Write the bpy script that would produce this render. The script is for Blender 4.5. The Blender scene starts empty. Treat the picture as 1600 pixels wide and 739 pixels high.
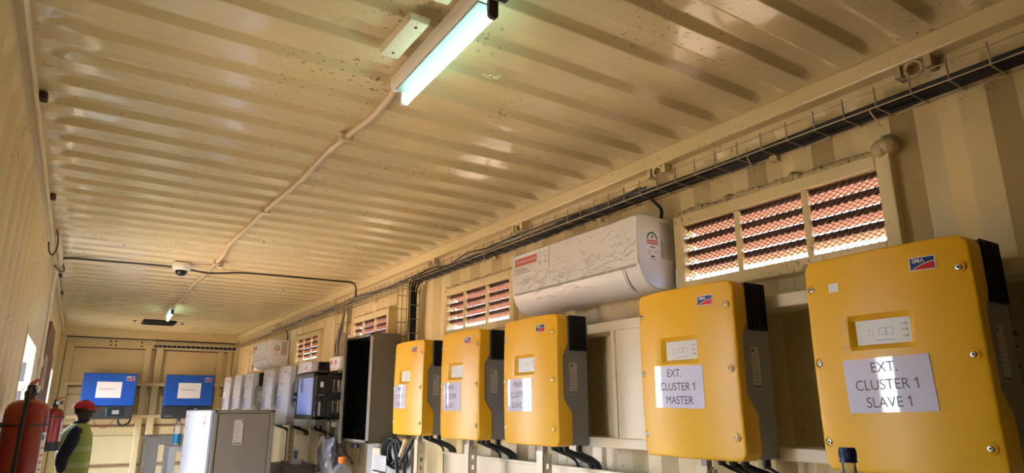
import bpy, math, random
from mathutils import Vector, Matrix
random.seed(7)
D = bpy.data
SC = bpy.context.scene
COL = SC.collection
PI = math.pi

# ------------------------------------------------------------------ camera, sky, sun, exposure
cam_d = D.cameras.new('camera'); cam = D.objects.new('camera', cam_d); COL.objects.link(cam)
cam_d.sensor_width = 36.0; cam_d.sensor_fit = 'HORIZONTAL'; cam_d.lens = 1017.36 / 1600 * 36
cam_d.clip_start = 0.02; cam_d.clip_end = 500
RM = Matrix(((0.83762751, -0.13775307, -0.52858703), (-0.54624093, -0.21300211, -0.81009317), (-0.00099734, 0.9672922, -0.25366279)))
cam.matrix_world = Matrix.Translation((0.30, 0.0, 1.63)) @ RM.to_4x4()
SC.camera = cam

SKY_STRENGTH = 6.6
SUN_STRENGTH = 18.0
world = D.worlds.new('sky'); SC.world = world; world.use_nodes = True
bgn = world.node_tree.nodes['Background']
bgn.inputs[0].default_value = (0.62, 0.77, 1.0, 1); bgn.inputs[1].default_value = SKY_STRENGTH
sun_d = D.lights.new('sun', 'SUN'); sun_d.energy = SUN_STRENGTH; sun_d.angle = math.radians(0.6); sun_d.color = (1.0, 0.93, 0.82)
sun = D.objects.new('sun', sun_d); COL.objects.link(sun)
sun.rotation_euler = Vector((-0.42, -0.20, -0.88)).to_track_quat('-Z', 'Y').to_euler()

SC.view_settings.view_transform = 'Standard'; SC.view_settings.look = 'None'
SC.view_settings.gamma = 1.0; SC.view_settings.use_curve_mapping = False
SC.view_settings.exposure = 2.3
SC.cycles.max_bounces = 12; SC.cycles.diffuse_bounces = 8; SC.cycles.glossy_bounces = 4
SC.cycles.transmission_bounces = 8; SC.cycles.transparent_max_bounces = 12
SC.cycles.use_denoising = True; SC.cycles.sample_clamp_indirect = 8.0
SC.cycles.caustics_reflective = False; SC.cycles.caustics_refractive = False

# daylight doorways in the left wall: (y0, y1, top)
LEFT_OPEN = [(1.78, 2.10, 0.90, 2.12), (4.56, 5.60, 0.0, 2.03), (9.30, 9.86, 0.0, 2.07)]
for k, (a, b, zl0, t) in enumerate(LEFT_OPEN):
    pd = D.lights.new('daylight', 'AREA'); pd.shape = 'RECTANGLE'; pd.size = b - a; pd.size_y = t-zl0; pd.cycles.is_portal = True
    po = D.objects.new('daylight', pd); COL.objects.link(po)
    po.location = (-0.03, (a + b) / 2, (t + zl0) / 2)
    po.rotation_euler = Vector((1, 0, 0)).to_track_quat('-Z', 'Z').to_euler()

# ------------------------------------------------------------------ materials
def srgb(r, g, b):
    f = lambda c: (c / 255 / 12.92) if c <= 10 else ((c / 255 + 0.055) / 1.055) ** 2.4
    return (f(r), f(g), f(b), 1)
class NT:
    def __init__(s, m): s.t = m.node_tree; s.n = s.t.nodes; s.p = s.n['Principled BSDF']
    def add(s, ty, **kw):
        n = s.n.new(ty)
        for k, v in kw.items(): setattr(n, k, v)
        return n
    def link(s, a, b): s.t.links.new(a, b)
def mat(name, col, rough=0.5, metal=0.0, spec=0.5, coat=0.0, trans=0.0, ior=1.45, emis=None, estr=0.0, bump=0.0, bscale=60.0, var=0.0, vscale=3.0, alpha=1.0):
    m = D.materials.new(name); m.use_nodes = True; t = NT(m); p = t.p
    p.inputs['Base Color'].default_value = col; p.inputs['Roughness'].default_value = rough
    p.inputs['Metallic'].default_value = metal; p.inputs['Specular IOR Level'].default_value = spec
    p.inputs['Coat Weight'].default_value = coat; p.inputs['Coat Roughness'].default_value = 0.05
    p.inputs['Transmission Weight'].default_value = trans; p.inputs['IOR'].default_value = ior
    if alpha < 1: p.inputs['Alpha'].default_value = alpha
    if emis: p.inputs['Emission Color'].default_value = emis; p.inputs['Emission Strength'].default_value = estr
    if bump or var:
        tc = t.add('ShaderNodeTexCoord')
    if bump:
        nz = t.add('ShaderNodeTexNoise'); nz.inputs['Scale'].default_value = bscale; nz.inputs['Detail'].default_value = 4
        t.link(tc.outputs['Object'], nz.inputs['Vector'])
        bp = t.add('ShaderNodeBump'); bp.inputs['Strength'].default_value = bump; bp.inputs['Distance'].default_value = 0.01
        t.link(nz.outputs['Fac'], bp.inputs['Height']); t.link(bp.outputs['Normal'], p.inputs['Normal'])
    if var:
        nz = t.add('ShaderNodeTexNoise'); nz.inputs['Scale'].default_value = vscale; nz.inputs['Detail'].default_value = 6
        t.link(tc.outputs['Object'], nz.inputs['Vector'])
        mx = t.add('ShaderNodeMix', data_type='RGBA')
        mx.inputs[6].default_value = tuple(c * (1 - var) for c in col[:3]) + (1,)
        mx.inputs[7].default_value = tuple(min(1, c * (1 + var * 0.6)) for c in col[:3]) + (1,)
        t.link(nz.outputs['Fac'], mx.inputs[0]); t.link(mx.outputs[2], p.inputs['Base Color'])
    return m

def paint(name, col, rough, wave, dirt):
    """glossy enamel over steel: slow waviness, small dents, speckled grime and rust flecks"""
    m = D.materials.new(name); m.use_nodes = True; t = NT(m); p = t.p
    tc = t.add('ShaderNodeTexCoord')
    n1 = t.add('ShaderNodeTexNoise'); n1.inputs['Scale'].default_value = 1.3; n1.inputs['Detail'].default_value = 5
    t.link(tc.outputs['Object'], n1.inputs['Vector'])
    mx = t.add('ShaderNodeMix', data_type='RGBA')
    mx.inputs[6].default_value = tuple(c * 0.86 for c in col[:3]) + (1,)
    mx.inputs[7].default_value = tuple(min(1, c * 1.08) for c in col[:3]) + (1,)
    t.link(n1.outputs['Fac'], mx.inputs[0])
    # grime: fine specks gathered in larger clouds
    n2 = t.add('ShaderNodeTexNoise'); n2.inputs['Scale'].default_value = 55; n2.inputs['Detail'].default_value = 3
    n3 = t.add('ShaderNodeTexNoise'); n3.inputs['Scale'].default_value = 2.1; n3.inputs['Detail'].default_value = 4
    t.link(tc.outputs['Object'], n2.inputs['Vector']); t.link(tc.outputs['Object'], n3.inputs['Vector'])
    r2 = t.add('ShaderNodeValToRGB'); r2.color_ramp.elements[0].position = 0.61; r2.color_ramp.elements[1].position = 0.67
    r3 = t.add('ShaderNodeValToRGB'); r3.color_ramp.elements[0].position = 0.50; r3.color_ramp.elements[1].position = 0.66
    t.link(n2.outputs['Fac'], r2.inputs[0]); t.link(n3.outputs['Fac'], r3.inputs[0])
    mu = t.add('ShaderNodeMath', operation='MULTIPLY'); t.link(r2.outputs[0], mu.inputs[0]); t.link(r3.outputs[0], mu.inputs[1])
    mu2 = t.add('ShaderNodeMath', operation='MULTIPLY'); mu2.inputs[1].default_value = dirt; t.link(mu.outputs[0], mu2.inputs[0])
    m2 = t.add('ShaderNodeMix', data_type='RGBA'); m2.inputs[7].default_value = (0.06, 0.04, 0.02, 1)
    t.link(mu2.outputs[0], m2.inputs[0]); t.link(mx.outputs[2], m2.inputs[6]); t.link(m2.outputs[2], p.inputs['Base Color'])
    p.inputs['Roughness'].default_value = rough; p.inputs['Specular IOR Level'].default_value = 0.6
    n4 = t.add('ShaderNodeTexNoise'); n4.inputs['Scale'].default_value = 4.0; n4.inputs['Detail'].default_value = 2
    n5 = t.add('ShaderNodeTexNoise'); n5.inputs['Scale'].default_value = 130.0; n5.inputs['Detail'].default_value = 2
    t.link(tc.outputs['Object'], n4.inputs['Vector']); t.link(tc.outputs['Object'], n5.inputs['Vector'])
    ad = t.add('ShaderNodeMath', operation='MULTIPLY_ADD'); ad.inputs[1].default_value = 0.012
    t.link(n5.outputs['Fac'], ad.inputs[0]); t.link(n4.outputs['Fac'], ad.inputs[2])
    bp = t.add('ShaderNodeBump'); bp.inputs['Strength'].default_value = wave; bp.inputs['Distance'].default_value = 0.02
    t.link(ad.outputs[0], bp.inputs['Height']); t.link(bp.outputs['Normal'], p.inputs['Normal'])
    return m

CREAM = (0.70, 0.575, 0.325, 1)
M = {}
M['cream'] = paint('cream_enamel', CREAM, 0.30, 0.25, 0.75)
M['cream_roof'] = paint('cream_roof_enamel', (0.71, 0.585, 0.345, 1), 0.13, 0.40, 0.7)
M['cream_pale'] = paint('pale_cream_enamel', (0.72, 0.63, 0.45, 1), 0.35, 0.2, 0.35)
M['putty'] = mat('putty', (0.50, 0.40, 0.24, 1), 0.7, bump=0.9, bscale=35, var=0.25, vscale=14)
M['floor'] = mat('plywood', (0.42, 0.39, 0.32, 1), 0.5, var=0.25, vscale=2.5)
M['darkply'] = mat('dark_stained_plywood', (0.075, 0.055, 0.035, 1), 0.7, var=0.3)  # dark tone invented for the unseen end wall, to soak up bounced light
M['soil'] = mat('red_soil', (0.38, 0.255, 0.165, 1), 0.95, var=0.25, vscale=0.8)
M['rust'] = mat('rust_primer', (0.27, 0.125, 0.09, 1), 0.7, var=0.3, vscale=20)
M['rustdark'] = mat('dark_rusty_steel', (0.075, 0.035, 0.022, 1), 0.7)
M['mesh'] = mat('rusty_mesh_steel', (0.16, 0.075, 0.05, 1), 0.6, metal=0.2)
M['yellow'] = mat('yellow_plastic', (0.82, 0.45, 0.014, 1), 0.36, var=0.07, vscale=3, bump=0.04, bscale=300)
M['greycover'] = mat('light_grey_plastic', (0.47, 0.46, 0.46, 1), 0.4, var=0.05)
M['greybody'] = mat('grey_cast_metal', (0.27, 0.265, 0.26, 1), 0.5, metal=0.1, bump=0.05, bscale=250)
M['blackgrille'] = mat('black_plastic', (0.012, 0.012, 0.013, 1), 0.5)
M['black'] = mat('black_rubber', (0.015, 0.015, 0.016, 1), 0.55)
M['blackgloss'] = mat('black_gloss', (0.012, 0.012, 0.014, 1), 0.22)
M['steel'] = mat('bright_steel', (0.62, 0.60, 0.57, 1), 0.3, metal=1.0)
M['darksteel'] = mat('dark_steel', (0.06, 0.055, 0.05, 1), 0.45, metal=0.6)
M['palewire'] = mat('pale_wire', (0.72, 0.64, 0.50, 1), 0.45)
M['wire'] = mat('galvanised_wire', (0.34, 0.28, 0.20, 1), 0.45, metal=0.5)
M['paper'] = mat('laminated_paper', (0.69, 0.68, 0.86, 1), 0.06, spec=0.6, coat=0.8)  # white laminated sheet; lavender sky reflection mixed into its base colour
M['paper2'] = mat('matt_paper', (0.78, 0.78, 0.80, 1), 0.5)
M['ink'] = mat('dark_ink', (0.05, 0.05, 0.06, 1), 0.35)
M['inkgrey'] = mat('grey_ink', (0.32, 0.32, 0.34, 1), 0.5)
M['white'] = mat('white_plastic', (0.78, 0.78, 0.78, 1), 0.35)
M['whitegloss'] = mat('glossy_white_plastic', (0.74, 0.73, 0.77, 1), 0.3)
M['panel'] = mat('display_grey', (0.66, 0.67, 0.66, 1), 0.35)
M['logoblue'] = mat('logo_navy', (0.02, 0.05, 0.19, 1), 0.3)
M['logored'] = mat('logo_red', (0.62, 0.02, 0.035, 1), 0.3)
M['labelbeige'] = mat('pale_label', (0.50, 0.46, 0.41, 1), 0.5)
M['redsticker'] = mat('red_sticker', (0.55, 0.10, 0.09, 1), 0.4)
M['green'] = mat('dark_green_print', (0.03, 0.12, 0.05, 1), 0.4)
M['blue'] = mat('blue_enamel', (0.012, 0.09, 0.48, 1), 0.35, bump=0.03, bscale=200)
M['anthracite'] = mat('anthracite', (0.035, 0.036, 0.040, 1), 0.45)
M['screen'] = mat('dark_screen', (0.02, 0.035, 0.035, 1), 0.12)
M['boxgrey'] = mat('warm_grey_enamel', (0.20, 0.175, 0.145, 1), 0.5, var=0.05)
M['doorwhite'] = mat('pale_grey_door', (0.33, 0.36, 0.43, 1), 0.28)
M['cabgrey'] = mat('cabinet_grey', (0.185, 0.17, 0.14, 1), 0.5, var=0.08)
M['framegrey'] = mat('frame_grey', (0.36, 0.36, 0.36, 1), 0.45)
M['red'] = mat('red_enamel', (0.25, 0.018, 0.015, 1), 0.28, coat=0.3)
M['redlever'] = mat('red_lever', (0.45, 0.03, 0.03, 1), 0.4)
M['orange'] = mat('orange_cap', (0.80, 0.22, 0.03, 1), 0.4)
M['bluecap'] = mat('blue_cap', (0.015, 0.035, 0.20, 1), 0.35)
M['clear'] = mat('clear_plastic', (0.93, 0.96, 0.97, 1), 0.06, trans=1.0, ior=1.12)
M['water'] = mat('water', (0.90, 0.96, 0.98, 1), 0.02, trans=1.0, ior=1.25)
M['bluelabel'] = mat('blue_bottle_label', (0.02, 0.19, 0.42, 1), 0.35)
M['conduit'] = mat('cream_conduit', (0.62, 0.50, 0.34, 1), 0.3)
M['wood'] = mat('brown_board', (0.22, 0.11, 0.05, 1), 0.55, var=0.2, vscale=6)
M['skin'] = mat('dark_skin', (0.055, 0.027, 0.016, 1), 0.45)
M['capred'] = mat('red_cloth', (0.55, 0.025, 0.05, 1), 0.7, bump=0.1, bscale=300)
M['navy'] = mat('navy_cloth', (0.014, 0.014, 0.035, 1), 0.8, bump=0.3, bscale=40)
M['vest'] = mat('hi_vis_cloth', (0.34, 0.42, 0.11, 1), 0.75, bump=0.25, bscale=25)
M['vestband'] = mat('pale_reflective_band', (0.44, 0.50, 0.24, 1), 0.35)
M['trouser'] = mat('dark_trouser_cloth', (0.03, 0.03, 0.04, 1), 0.85)
M['hair'] = mat('short_black_hair', (0.01, 0.009, 0.008, 1), 0.8)
M['eye'] = mat('eye_white', (0.6, 0.58, 0.55, 1), 0.2)
M['battery'] = mat('battery_case', (0.10, 0.085, 0.085, 1), 0.35)
M['copper'] = mat('red_wire', (0.35, 0.03, 0.02, 1), 0.4)
M['brownbracket'] = mat('brown_bracket', (0.085, 0.045, 0.028, 1), 0.5)
M['reflector'] = mat('grey_reflector', (0.17, 0.18, 0.18, 1), 0.5)
M['lamphousing'] = mat('lamp_housing', (0.66, 0.60, 0.54, 1), 0.35)
M['tube'] = mat('lamp_tube', (1, 1, 1, 1), 0.3, emis=(0.56, 1.0, 0.86, 1), estr=2.6)
M['film'] = None
def film_mat():
    m = D.materials.new('clear_wrinkled_film'); m.use_nodes = True; t = NT(m); p = t.p
    out = t.n['Material Output']
    tr = t.add('ShaderNodeBsdfTransparent'); gl = t.add('ShaderNodeBsdfGlossy'); gl.inputs['Roughness'].default_value = 0.09
    mix = t.add('ShaderNodeMixShader'); fr = t.add('ShaderNodeFresnel'); fr.inputs['IOR'].default_value = 1.7
    tc = t.add('ShaderNodeTexCoord'); mp = t.add('ShaderNodeMapping'); mp.inputs['Scale'].default_value = (1, 5, 11); mp.inputs['Rotation'].default_value = (0.35, 0, 0)
    nz = t.add('ShaderNodeTexNoise'); nz.inputs['Scale'].default_value = 2.6; nz.inputs['Detail'].default_value = 5; nz.inputs['Distortion'].default_value = 1.2
    rg = t.add('ShaderNodeMath', operation='ABSOLUTE'); sb = t.add('ShaderNodeMath', operation='SUBTRACT'); sb.inputs[1].default_value = 0.5
    bp = t.add('ShaderNodeBump'); bp.inputs['Strength'].default_value = 1.0; bp.inputs['Distance'].default_value = 0.06
    t.link(tc.outputs['Object'], mp.inputs[0]); t.link(mp.outputs[0], nz.inputs['Vector'])
    t.link(nz.outputs['Fac'], sb.inputs[0]); t.link(sb.outputs[0], rg.inputs[0]); t.link(rg.outputs[0], bp.inputs['Height'])
    t.link(bp.outputs[0], gl.inputs['Normal'])
    mix.inputs[0].default_value = 0.05; t.link(tr.outputs[0], mix.inputs[1]); t.link(gl.outputs[0], mix.inputs[2])
    t.link(mix.outputs[0], out.inputs['Surface'])
    return m
M['film'] = film_mat()
M['crease'] = mat('whitened_film_crease', (0.86, 0.86, 0.88, 1), 0.08, spec=0.9, coat=1.0)
def glass_mat(name, col, ior=1.5, rough=0.02, haze=0.0, hcol=(.8, .8, .8, 1)):
    """thin pane: see-through with a mirror-like sheen"""
    m = D.materials.new(name); m.use_nodes = True; t = NT(m); out = t.n['Material Output']
    tr = t.add('ShaderNodeBsdfTransparent'); tr.inputs[0].default_value = col
    gl = t.add('ShaderNodeBsdfGlossy'); gl.inputs['Roughness'].default_value = rough
    fr = t.add('ShaderNodeFresnel'); fr.inputs['IOR'].default_value = ior
    mix = t.add('ShaderNodeMixShader'); t.link(fr.outputs[0], mix.inputs[0]); t.link(tr.outputs[0], mix.inputs[1]); t.link(gl.outputs[0], mix.inputs[2])
    
    last = mix
    if haze:
        df = t.add('ShaderNodeBsdfDiffuse'); df.inputs[0].default_value = hcol
        m2 = t.add('ShaderNodeMixShader'); m2.inputs[0].default_value = haze
        t.link(mix.outputs[0], m2.inputs[1]); t.link(df.outputs[0], m2.inputs[2]); last = m2
    t.link(last.outputs[0], out.inputs['Surface']); return m
M['pane'] = glass_mat('tinted_glass', (0.35, 0.42, 0.62, 1), 1.9, 0.03, 0.45, (.36, .42, .72, 1))  # bluish diffuse colour mixed over a bluish see-through pane
M['bottle'] = glass_mat('clear_bottle_plastic', (0.95, 0.97, 0.98, 1), 1.4, 0.12, 0.18, (.75, .78, .80, 1))
M['bag'] = glass_mat('clear_bag_plastic', (0.66, 0.65, 0.74, 1), 1.35, 0.25, 0.13, (.6, .58, .72, 1))

# ------------------------------------------------------------------ mesh helpers
def unit(v): return Vector(v).normalized()
class MB:
    def __init__(s): s.v = []; s.f = []; s.m = []
    def add(s, vs, fs, mi=0):
        o = len(s.v); s.v += [tuple(p) for p in vs]
        s.f += [tuple(i + o for i in f) for f in fs]; s.m += [mi] * len(fs); return s
    def box(s, x0, x1, y0, y1, z0, z1, mi=0):
        x0, x1 = sorted((x0, x1)); y0, y1 = sorted((y0, y1)); z0, z1 = sorted((z0, z1))
        vs = [(x0,y0,z0),(x1,y0,z0),(x1,y1,z0),(x0,y1,z0),(x0,y0,z1),(x1,y0,z1),(x1,y1,z1),(x0,y1,z1)]
        return s.add(vs, [(0,3,2,1),(4,5,6,7),(0,1,5,4),(1,2,6,5),(2,3,7,6),(3,0,4,7)], mi)
    def bar(s, a, b, w, h, up=(0,0,1), mi=0):
        a = Vector(a); b = Vector(b); d = (b - a).normalized(); u = Vector(up)
        if abs(d.dot(u)) > 0.98: u = Vector((1, 0, 0))
        sx = d.cross(u).normalized() * (w / 2); sy = sx.cross(d).normalized() * (h / 2)
        vs = [a-sx-sy, a+sx-sy, a+sx+sy, a-sx+sy, b-sx-sy, b+sx-sy, b+sx+sy, b-sx+sy]
        return s.add(vs, [(0,3,2,1),(4,5,6,7),(0,1,5,4),(1,2,6,5),(2,3,7,6),(3,0,4,7)], mi)
    def tube(s, pts, r, n=8, cap=True, mi=0):
        pts = [Vector(p) for p in pts]; N = len(pts); rs = r if isinstance(r, (list, tuple)) else [r] * N
        rings = []; prev = None
        for i, p in enumerate(pts):
            d = (pts[min(i+1, N-1)] - pts[max(i-1, 0)])
            d = d.normalized() if d.length > 1e-9 else Vector((0, 0, 1))
            if prev is None:
                a = Vector((0, 0, 1)) if abs(d.z) < 0.9 else Vector((1, 0, 0))
                x = d.cross(a).normalized()
            else:
                x = (prev - d * prev.dot(d)); x = x.normalized() if x.length > 1e-6 else d.orthogonal().normalized()
            prev = x; y = d.cross(x)
            rings.append([p + (x * math.cos(2*PI*k/n) + y * math.sin(2*PI*k/n)) * rs[i] for k in range(n)])
        vs = [v for rg in rings for v in rg]; fs = []
        for i in range(N-1):
            for k in range(n):
                fs.append((i*n+k, i*n+(k+1)%n, (i+1)*n+(k+1)%n, (i+1)*n+k))
        if cap: fs += [tuple(range(n-1, -1, -1)), tuple((N-1)*n+k for k in range(n))]
        return s.add(vs, fs, mi)
    def cyl(s, a, b, r0, r1=None, n=20, mi=0): return s.tube([a, b], [r0, r0 if r1 is None else r1], n, True, mi)
    def lathe(s, prof, o, ax=(0,0,1), n=24, mi=0, sx=1.0, sy=1.0):
        d = unit(ax); a = Vector((1,0,0)) if abs(d.x) < 0.9 else Vector((0,1,0))
        x = (a - d * a.dot(d)).normalized(); y = d.cross(x); o = Vector(o)
        vs = []; fs = []
        for (r, h) in prof:
            for k in range(n):
                t = 2*PI*k/n; vs.append(o + d*h + x*(r*sx*math.cos(t)) + y*(r*sy*math.sin(t)))
        N = len(prof)
        for i in range(N-1):
            for k in range(n): fs.append((i*n+k, i*n+(k+1)%n, (i+1)*n+(k+1)%n, (i+1)*n+k))
        if prof[0][0] > 1e-5: fs.append(tuple(range(n-1, -1, -1)))
        if prof[-1][0] > 1e-5: fs.append(tuple((N-1)*n+k for k in range(n)))
        return s.add(vs, fs, mi)
    def prism(s, A, B, mi=0):
        n = len(A); fs = [tuple(range(n-1, -1, -1)), tuple(range(n, 2*n))]
        for k in range(n): fs.append((k, (k+1)%n, n+(k+1)%n, n+k))
        return s.add(list(A) + list(B), fs, mi)
    def grid(s, xs, ys, fn, mi=0, skip=None):
        vs = [fn(x, y) for y in ys for x in xs]; nx = len(xs); fs = []
        for j in range(len(ys)-1):
            for i in range(nx-1):
                if skip and skip((xs[i]+xs[i+1])/2, (ys[j]+ys[j+1])/2): continue
                fs.append((j*nx+i, j*nx+i+1, (j+1)*nx+i+1, (j+1)*nx+i))
        return s.add(vs, fs, mi)
    def torus(s, c, ax, R, r, n=20, k=8, mi=0, t0=0, t1=2*PI):
        d = unit(ax); x = d.orthogonal().normalized(); y = d.cross(x); c = Vector(c); full = abs(t1-t0-2*PI) < 1e-6
        pts = [c + (x*math.cos(t0+(t1-t0)*i/n) + y*math.sin(t0+(t1-t0)*i/n))*R for i in range(n + 1)]
        return s.tube(pts, r, k, not full, mi)
    def build(s, name, m, parent=None, smooth=None, bevel=0.0, seg=2, origin=None):
        if parent is not None: o = world_loc(parent)
        elif origin is not None: o = Vector(origin)
        else:
            xs, ys, zs = zip(*s.v); o = Vector(((min(xs)+max(xs))/2, (min(ys)+max(ys))/2, min(zs)))
        me = D.meshes.new(name); me.from_pydata([Vector(p) - o for p in s.v], [], s.f); me.update()
        ms = m if isinstance(m, (list, tuple)) else [m]
        for q in ms: me.materials.append(q)
        if len(ms) > 1: me.polygons.foreach_set('material_index', s.m)
        if smooth is not None:
            me.polygons.foreach_set('use_smooth', [True] * len(me.polygons)); me.set_sharp_from_angle(angle=math.radians(smooth))
        ob = D.objects.new(name, me); COL.objects.link(ob)
        if parent is not None: ob.parent = parent
        else: ob.location = o
        if bevel:
            b = ob.modifiers.new('bevel', 'BEVEL'); b.width = bevel; b.segments = seg; b.limit_method = 'ANGLE'; b.angle_limit = math.radians(40)
        return ob
def world_loc(o):
    p = Vector((0, 0, 0))
    while o is not None: p += o.location; o = o.parent
    return p
def tag(o, label, cat, group=None):
    o['label'] = label; o['category'] = cat
    if group: o['group'] = group
    return o
def thing(name, loc, label, cat, group=None):
    o = D.objects.new(name, None); o.empty_display_size = 0.1; COL.objects.link(o); o.location = loc
    return tag(o, label, cat, group)
def structure(o): o['kind'] = 'structure'; return o
def copy_tree(o, parent=None):
    c = o.copy(); COL.objects.link(c)
    if parent is not None: c.parent = parent; c.matrix_parent_inverse = Matrix()
    for ch in list(o.children): copy_tree(ch, c)
    return c
def smooth_path(pts, n=6):
    pts = [Vector(p) for p in pts]; out = []
    P = [pts[0]] + pts + [pts[-1]]
    for i in range(1, len(P)-2):
        a, b, c, d = P[i-1], P[i], P[i+1], P[i+2]
        for k in range(n):
            t = k / n
            out.append(0.5*((2*b) + (c-a)*t + (2*a-5*b+4*c-d)*t*t + (-a+3*b-3*c+d)*t**3))
    out.append(pts[-1]); return out
def text_mb(s, size, align='CENTER', spacing=1.0, bold=0.0):
    cu = D.curves.new('lettering', 'FONT'); cu.body = s; cu.size = size; cu.align_x = align; cu.align_y = 'CENTER'; cu.space_character = spacing
    cu.offset = bold
    ob = D.objects.new('lettering', cu); COL.objects.link(ob)
    bpy.context.view_layer.update()
    me = D.meshes.new_from_object(ob.evaluated_get(bpy.context.evaluated_depsgraph_get()))
    vs = [tuple(v.co) for v in me.vertices]; fs = [tuple(p.vertices) for p in me.polygons]
    D.objects.remove(ob); D.curves.remove(cu); D.meshes.remove(me)
    return vs, fs
def add_text(mb, s, size, fn, mi=0, **kw):
    vs, fs = text_mb(s, size, **kw)
    return mb.add([fn(v[0], v[1]) for v in vs], fs, mi)

# ------------------------------------------------------------------ the container shell
W0, W1x = 0.03, 2.295          # inner faces of the two side walls
Y0, Y1 = -1.30, 10.75
HC = 2.69                      # underside of the roof sheet
CD = 0.036                     # corrugation depth
structure(MB().box(-0.06, 2.40, Y0-0.05, 10.85, -0.16, 0.0).build('floor', M['floor']))
structure(MB().box(-60, 60, -50, 70, -0.32, -0.16).build('ground', M['soil']))

# roof: pressed channels running across, dying out before each side rail
RP = 0.1965
def chan(y):
    t = ((y - 0.671) / RP + 0.5) % 1.0 - 0.5
    a = abs(t) * RP
    e0, e1 = 0.031, 0.058
    q = min(1, max(0, (e1 - a) / (e1 - e0)))
    return q*q*(3-2*q)*.3 + q*.7
def endramp(x):
    q = min(1, max(0, min(x - 0.05, 2.245 - x) / 0.085)); return q * q * (3 - 2 * q)
ys = []
k0 = int((Y0 - 0.671) / RP) - 1
for k in range(k0, 60):
    c = 0.671 + k * RP
    for d in (-0.0980, -0.075, -0.061, -0.058, -0.055, -0.0445, -0.034, -0.031, -0.028, 0.0, 0.028, 0.031, 0.034, 0.0445, 0.055, 0.058, 0.061, 0.075): ys.append(c + d)
ys = sorted(y for y in ys if Y0 < y < 10.66); ys = [Y0] + ys + [10.68]
xs = [-0.02, 0.05, 0.062, 0.075, 0.09, 0.105, 0.12, 0.135, 0.16] + [0.3 + 0.2*i for i in range(10)] + [2.135, 2.16, 2.175, 2.19, 2.205, 2.22, 2.233, 2.245, 2.33]
def roof_pt(x, y):
    dn = 0.004 * math.sin(3.1*x + 1.7*y) * math.sin(0.9*y + x) * endramp(x)
    return (x, y, HC + 0.0235 * chan(y) * endramp(x) + dn)
structure(MB().grid(xs, ys, roof_pt).build('ceiling', M['cream_roof'], smooth=50))

# side walls: vertical trapezoid corrugation fading out under the top rail
WP = 0.262
def corr(y):
    t = (y - 0.799) % WP       # 0..0.064 recessed flat, slope, proud flat, slope
    if t < 0.064: return 1.0
    if t < 0.122: return 1 - (t - 0.064) / 0.058
    if t < 0.193: return 0.0
    return (t - 0.193) / 0.069
def wall_ys(extra, y1):
    out = set()
    for k in range(-9, 40):
        for d in (0, 0.004, 0.060, 0.064, 0.068, 0.118, 0.122, 0.126, 0.189, 0.193, 0.197, 0.258): out.add(round(0.799 + k*WP + d, 4))
    out = [y for y in out if Y0 < y < y1] + [Y0, y1] + list(extra)
    return sorted(set(out))
WIN = [(0.968, 1.758), (3.05, 3.81), (4.83, 5.59), (6.60, 7.37), (8.93, 9.66)]
WZ0, WZ1 = 2.112, 2.342
ext = [e for w in WIN for e in w]
def topfade(z): return min(1, max(0, (2.61 - z) / 0.05))
zs = [0, 0.5, 1.0, 1.5, 1.9, WZ0, WZ1, 2.45, 2.55, 2.56, 2.57, 2.58, 2.59, 2.60, 2.61, 2.69]
inwin = lambda y, z: any(a < y < b for a, b in WIN) and WZ0 < z < WZ1
structure(MB().grid(wall_ys(ext, 10.72), zs, lambda y, z: (W1x + CD * corr(y) * topfade(z), y, z), skip=inwin).build('wall_right', M['cream'], smooth=30))
ext = [e for w in LEFT_OPEN for e in w[:2]]
zl = sorted(set(zs + [w[3] for w in LEFT_OPEN] + [w[2] for w in LEFT_OPEN]))
inopen = lambda y, z: any(a < y < b and z0 < z < t for a, b, z0, t in LEFT_OPEN)
structure(MB().grid(wall_ys(ext, 10.72)[::-1], zl, lambda y, z: (W0 - CD * corr(y + 0.1) * topfade(z), y, z), skip=inopen).build('wall_left', M['cream'], smooth=30))
structure(MB().box(-0.05, 2.38, Y0-0.06, Y0, 0, 2.74).build('wall_front', M['darkply']))
# outer skin of the roof so daylight cannot leak, and the top side rails
structure(MB().box(-0.07, 2.41, Y0-0.06, 10.87, 2.74, 2.765).build('roof_sheet', M['cream']))
structure(MB().box(2.245, 2.36, Y0, 10.70, 2.628, HC+0.001).build('trim_1', M['cream'], bevel=0.006))
structure(MB().box(-0.04, 0.052, Y0, 10.70, 2.628, HC+0.001).build('trim_2', M['cream'], bevel=0.006))
r3 = structure(MB().tube([(0.056, -1.2, 2.625), (0.056, 10.6, 2.625)], 0.008).build('trim_3', M['cream'], smooth=40))

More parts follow.
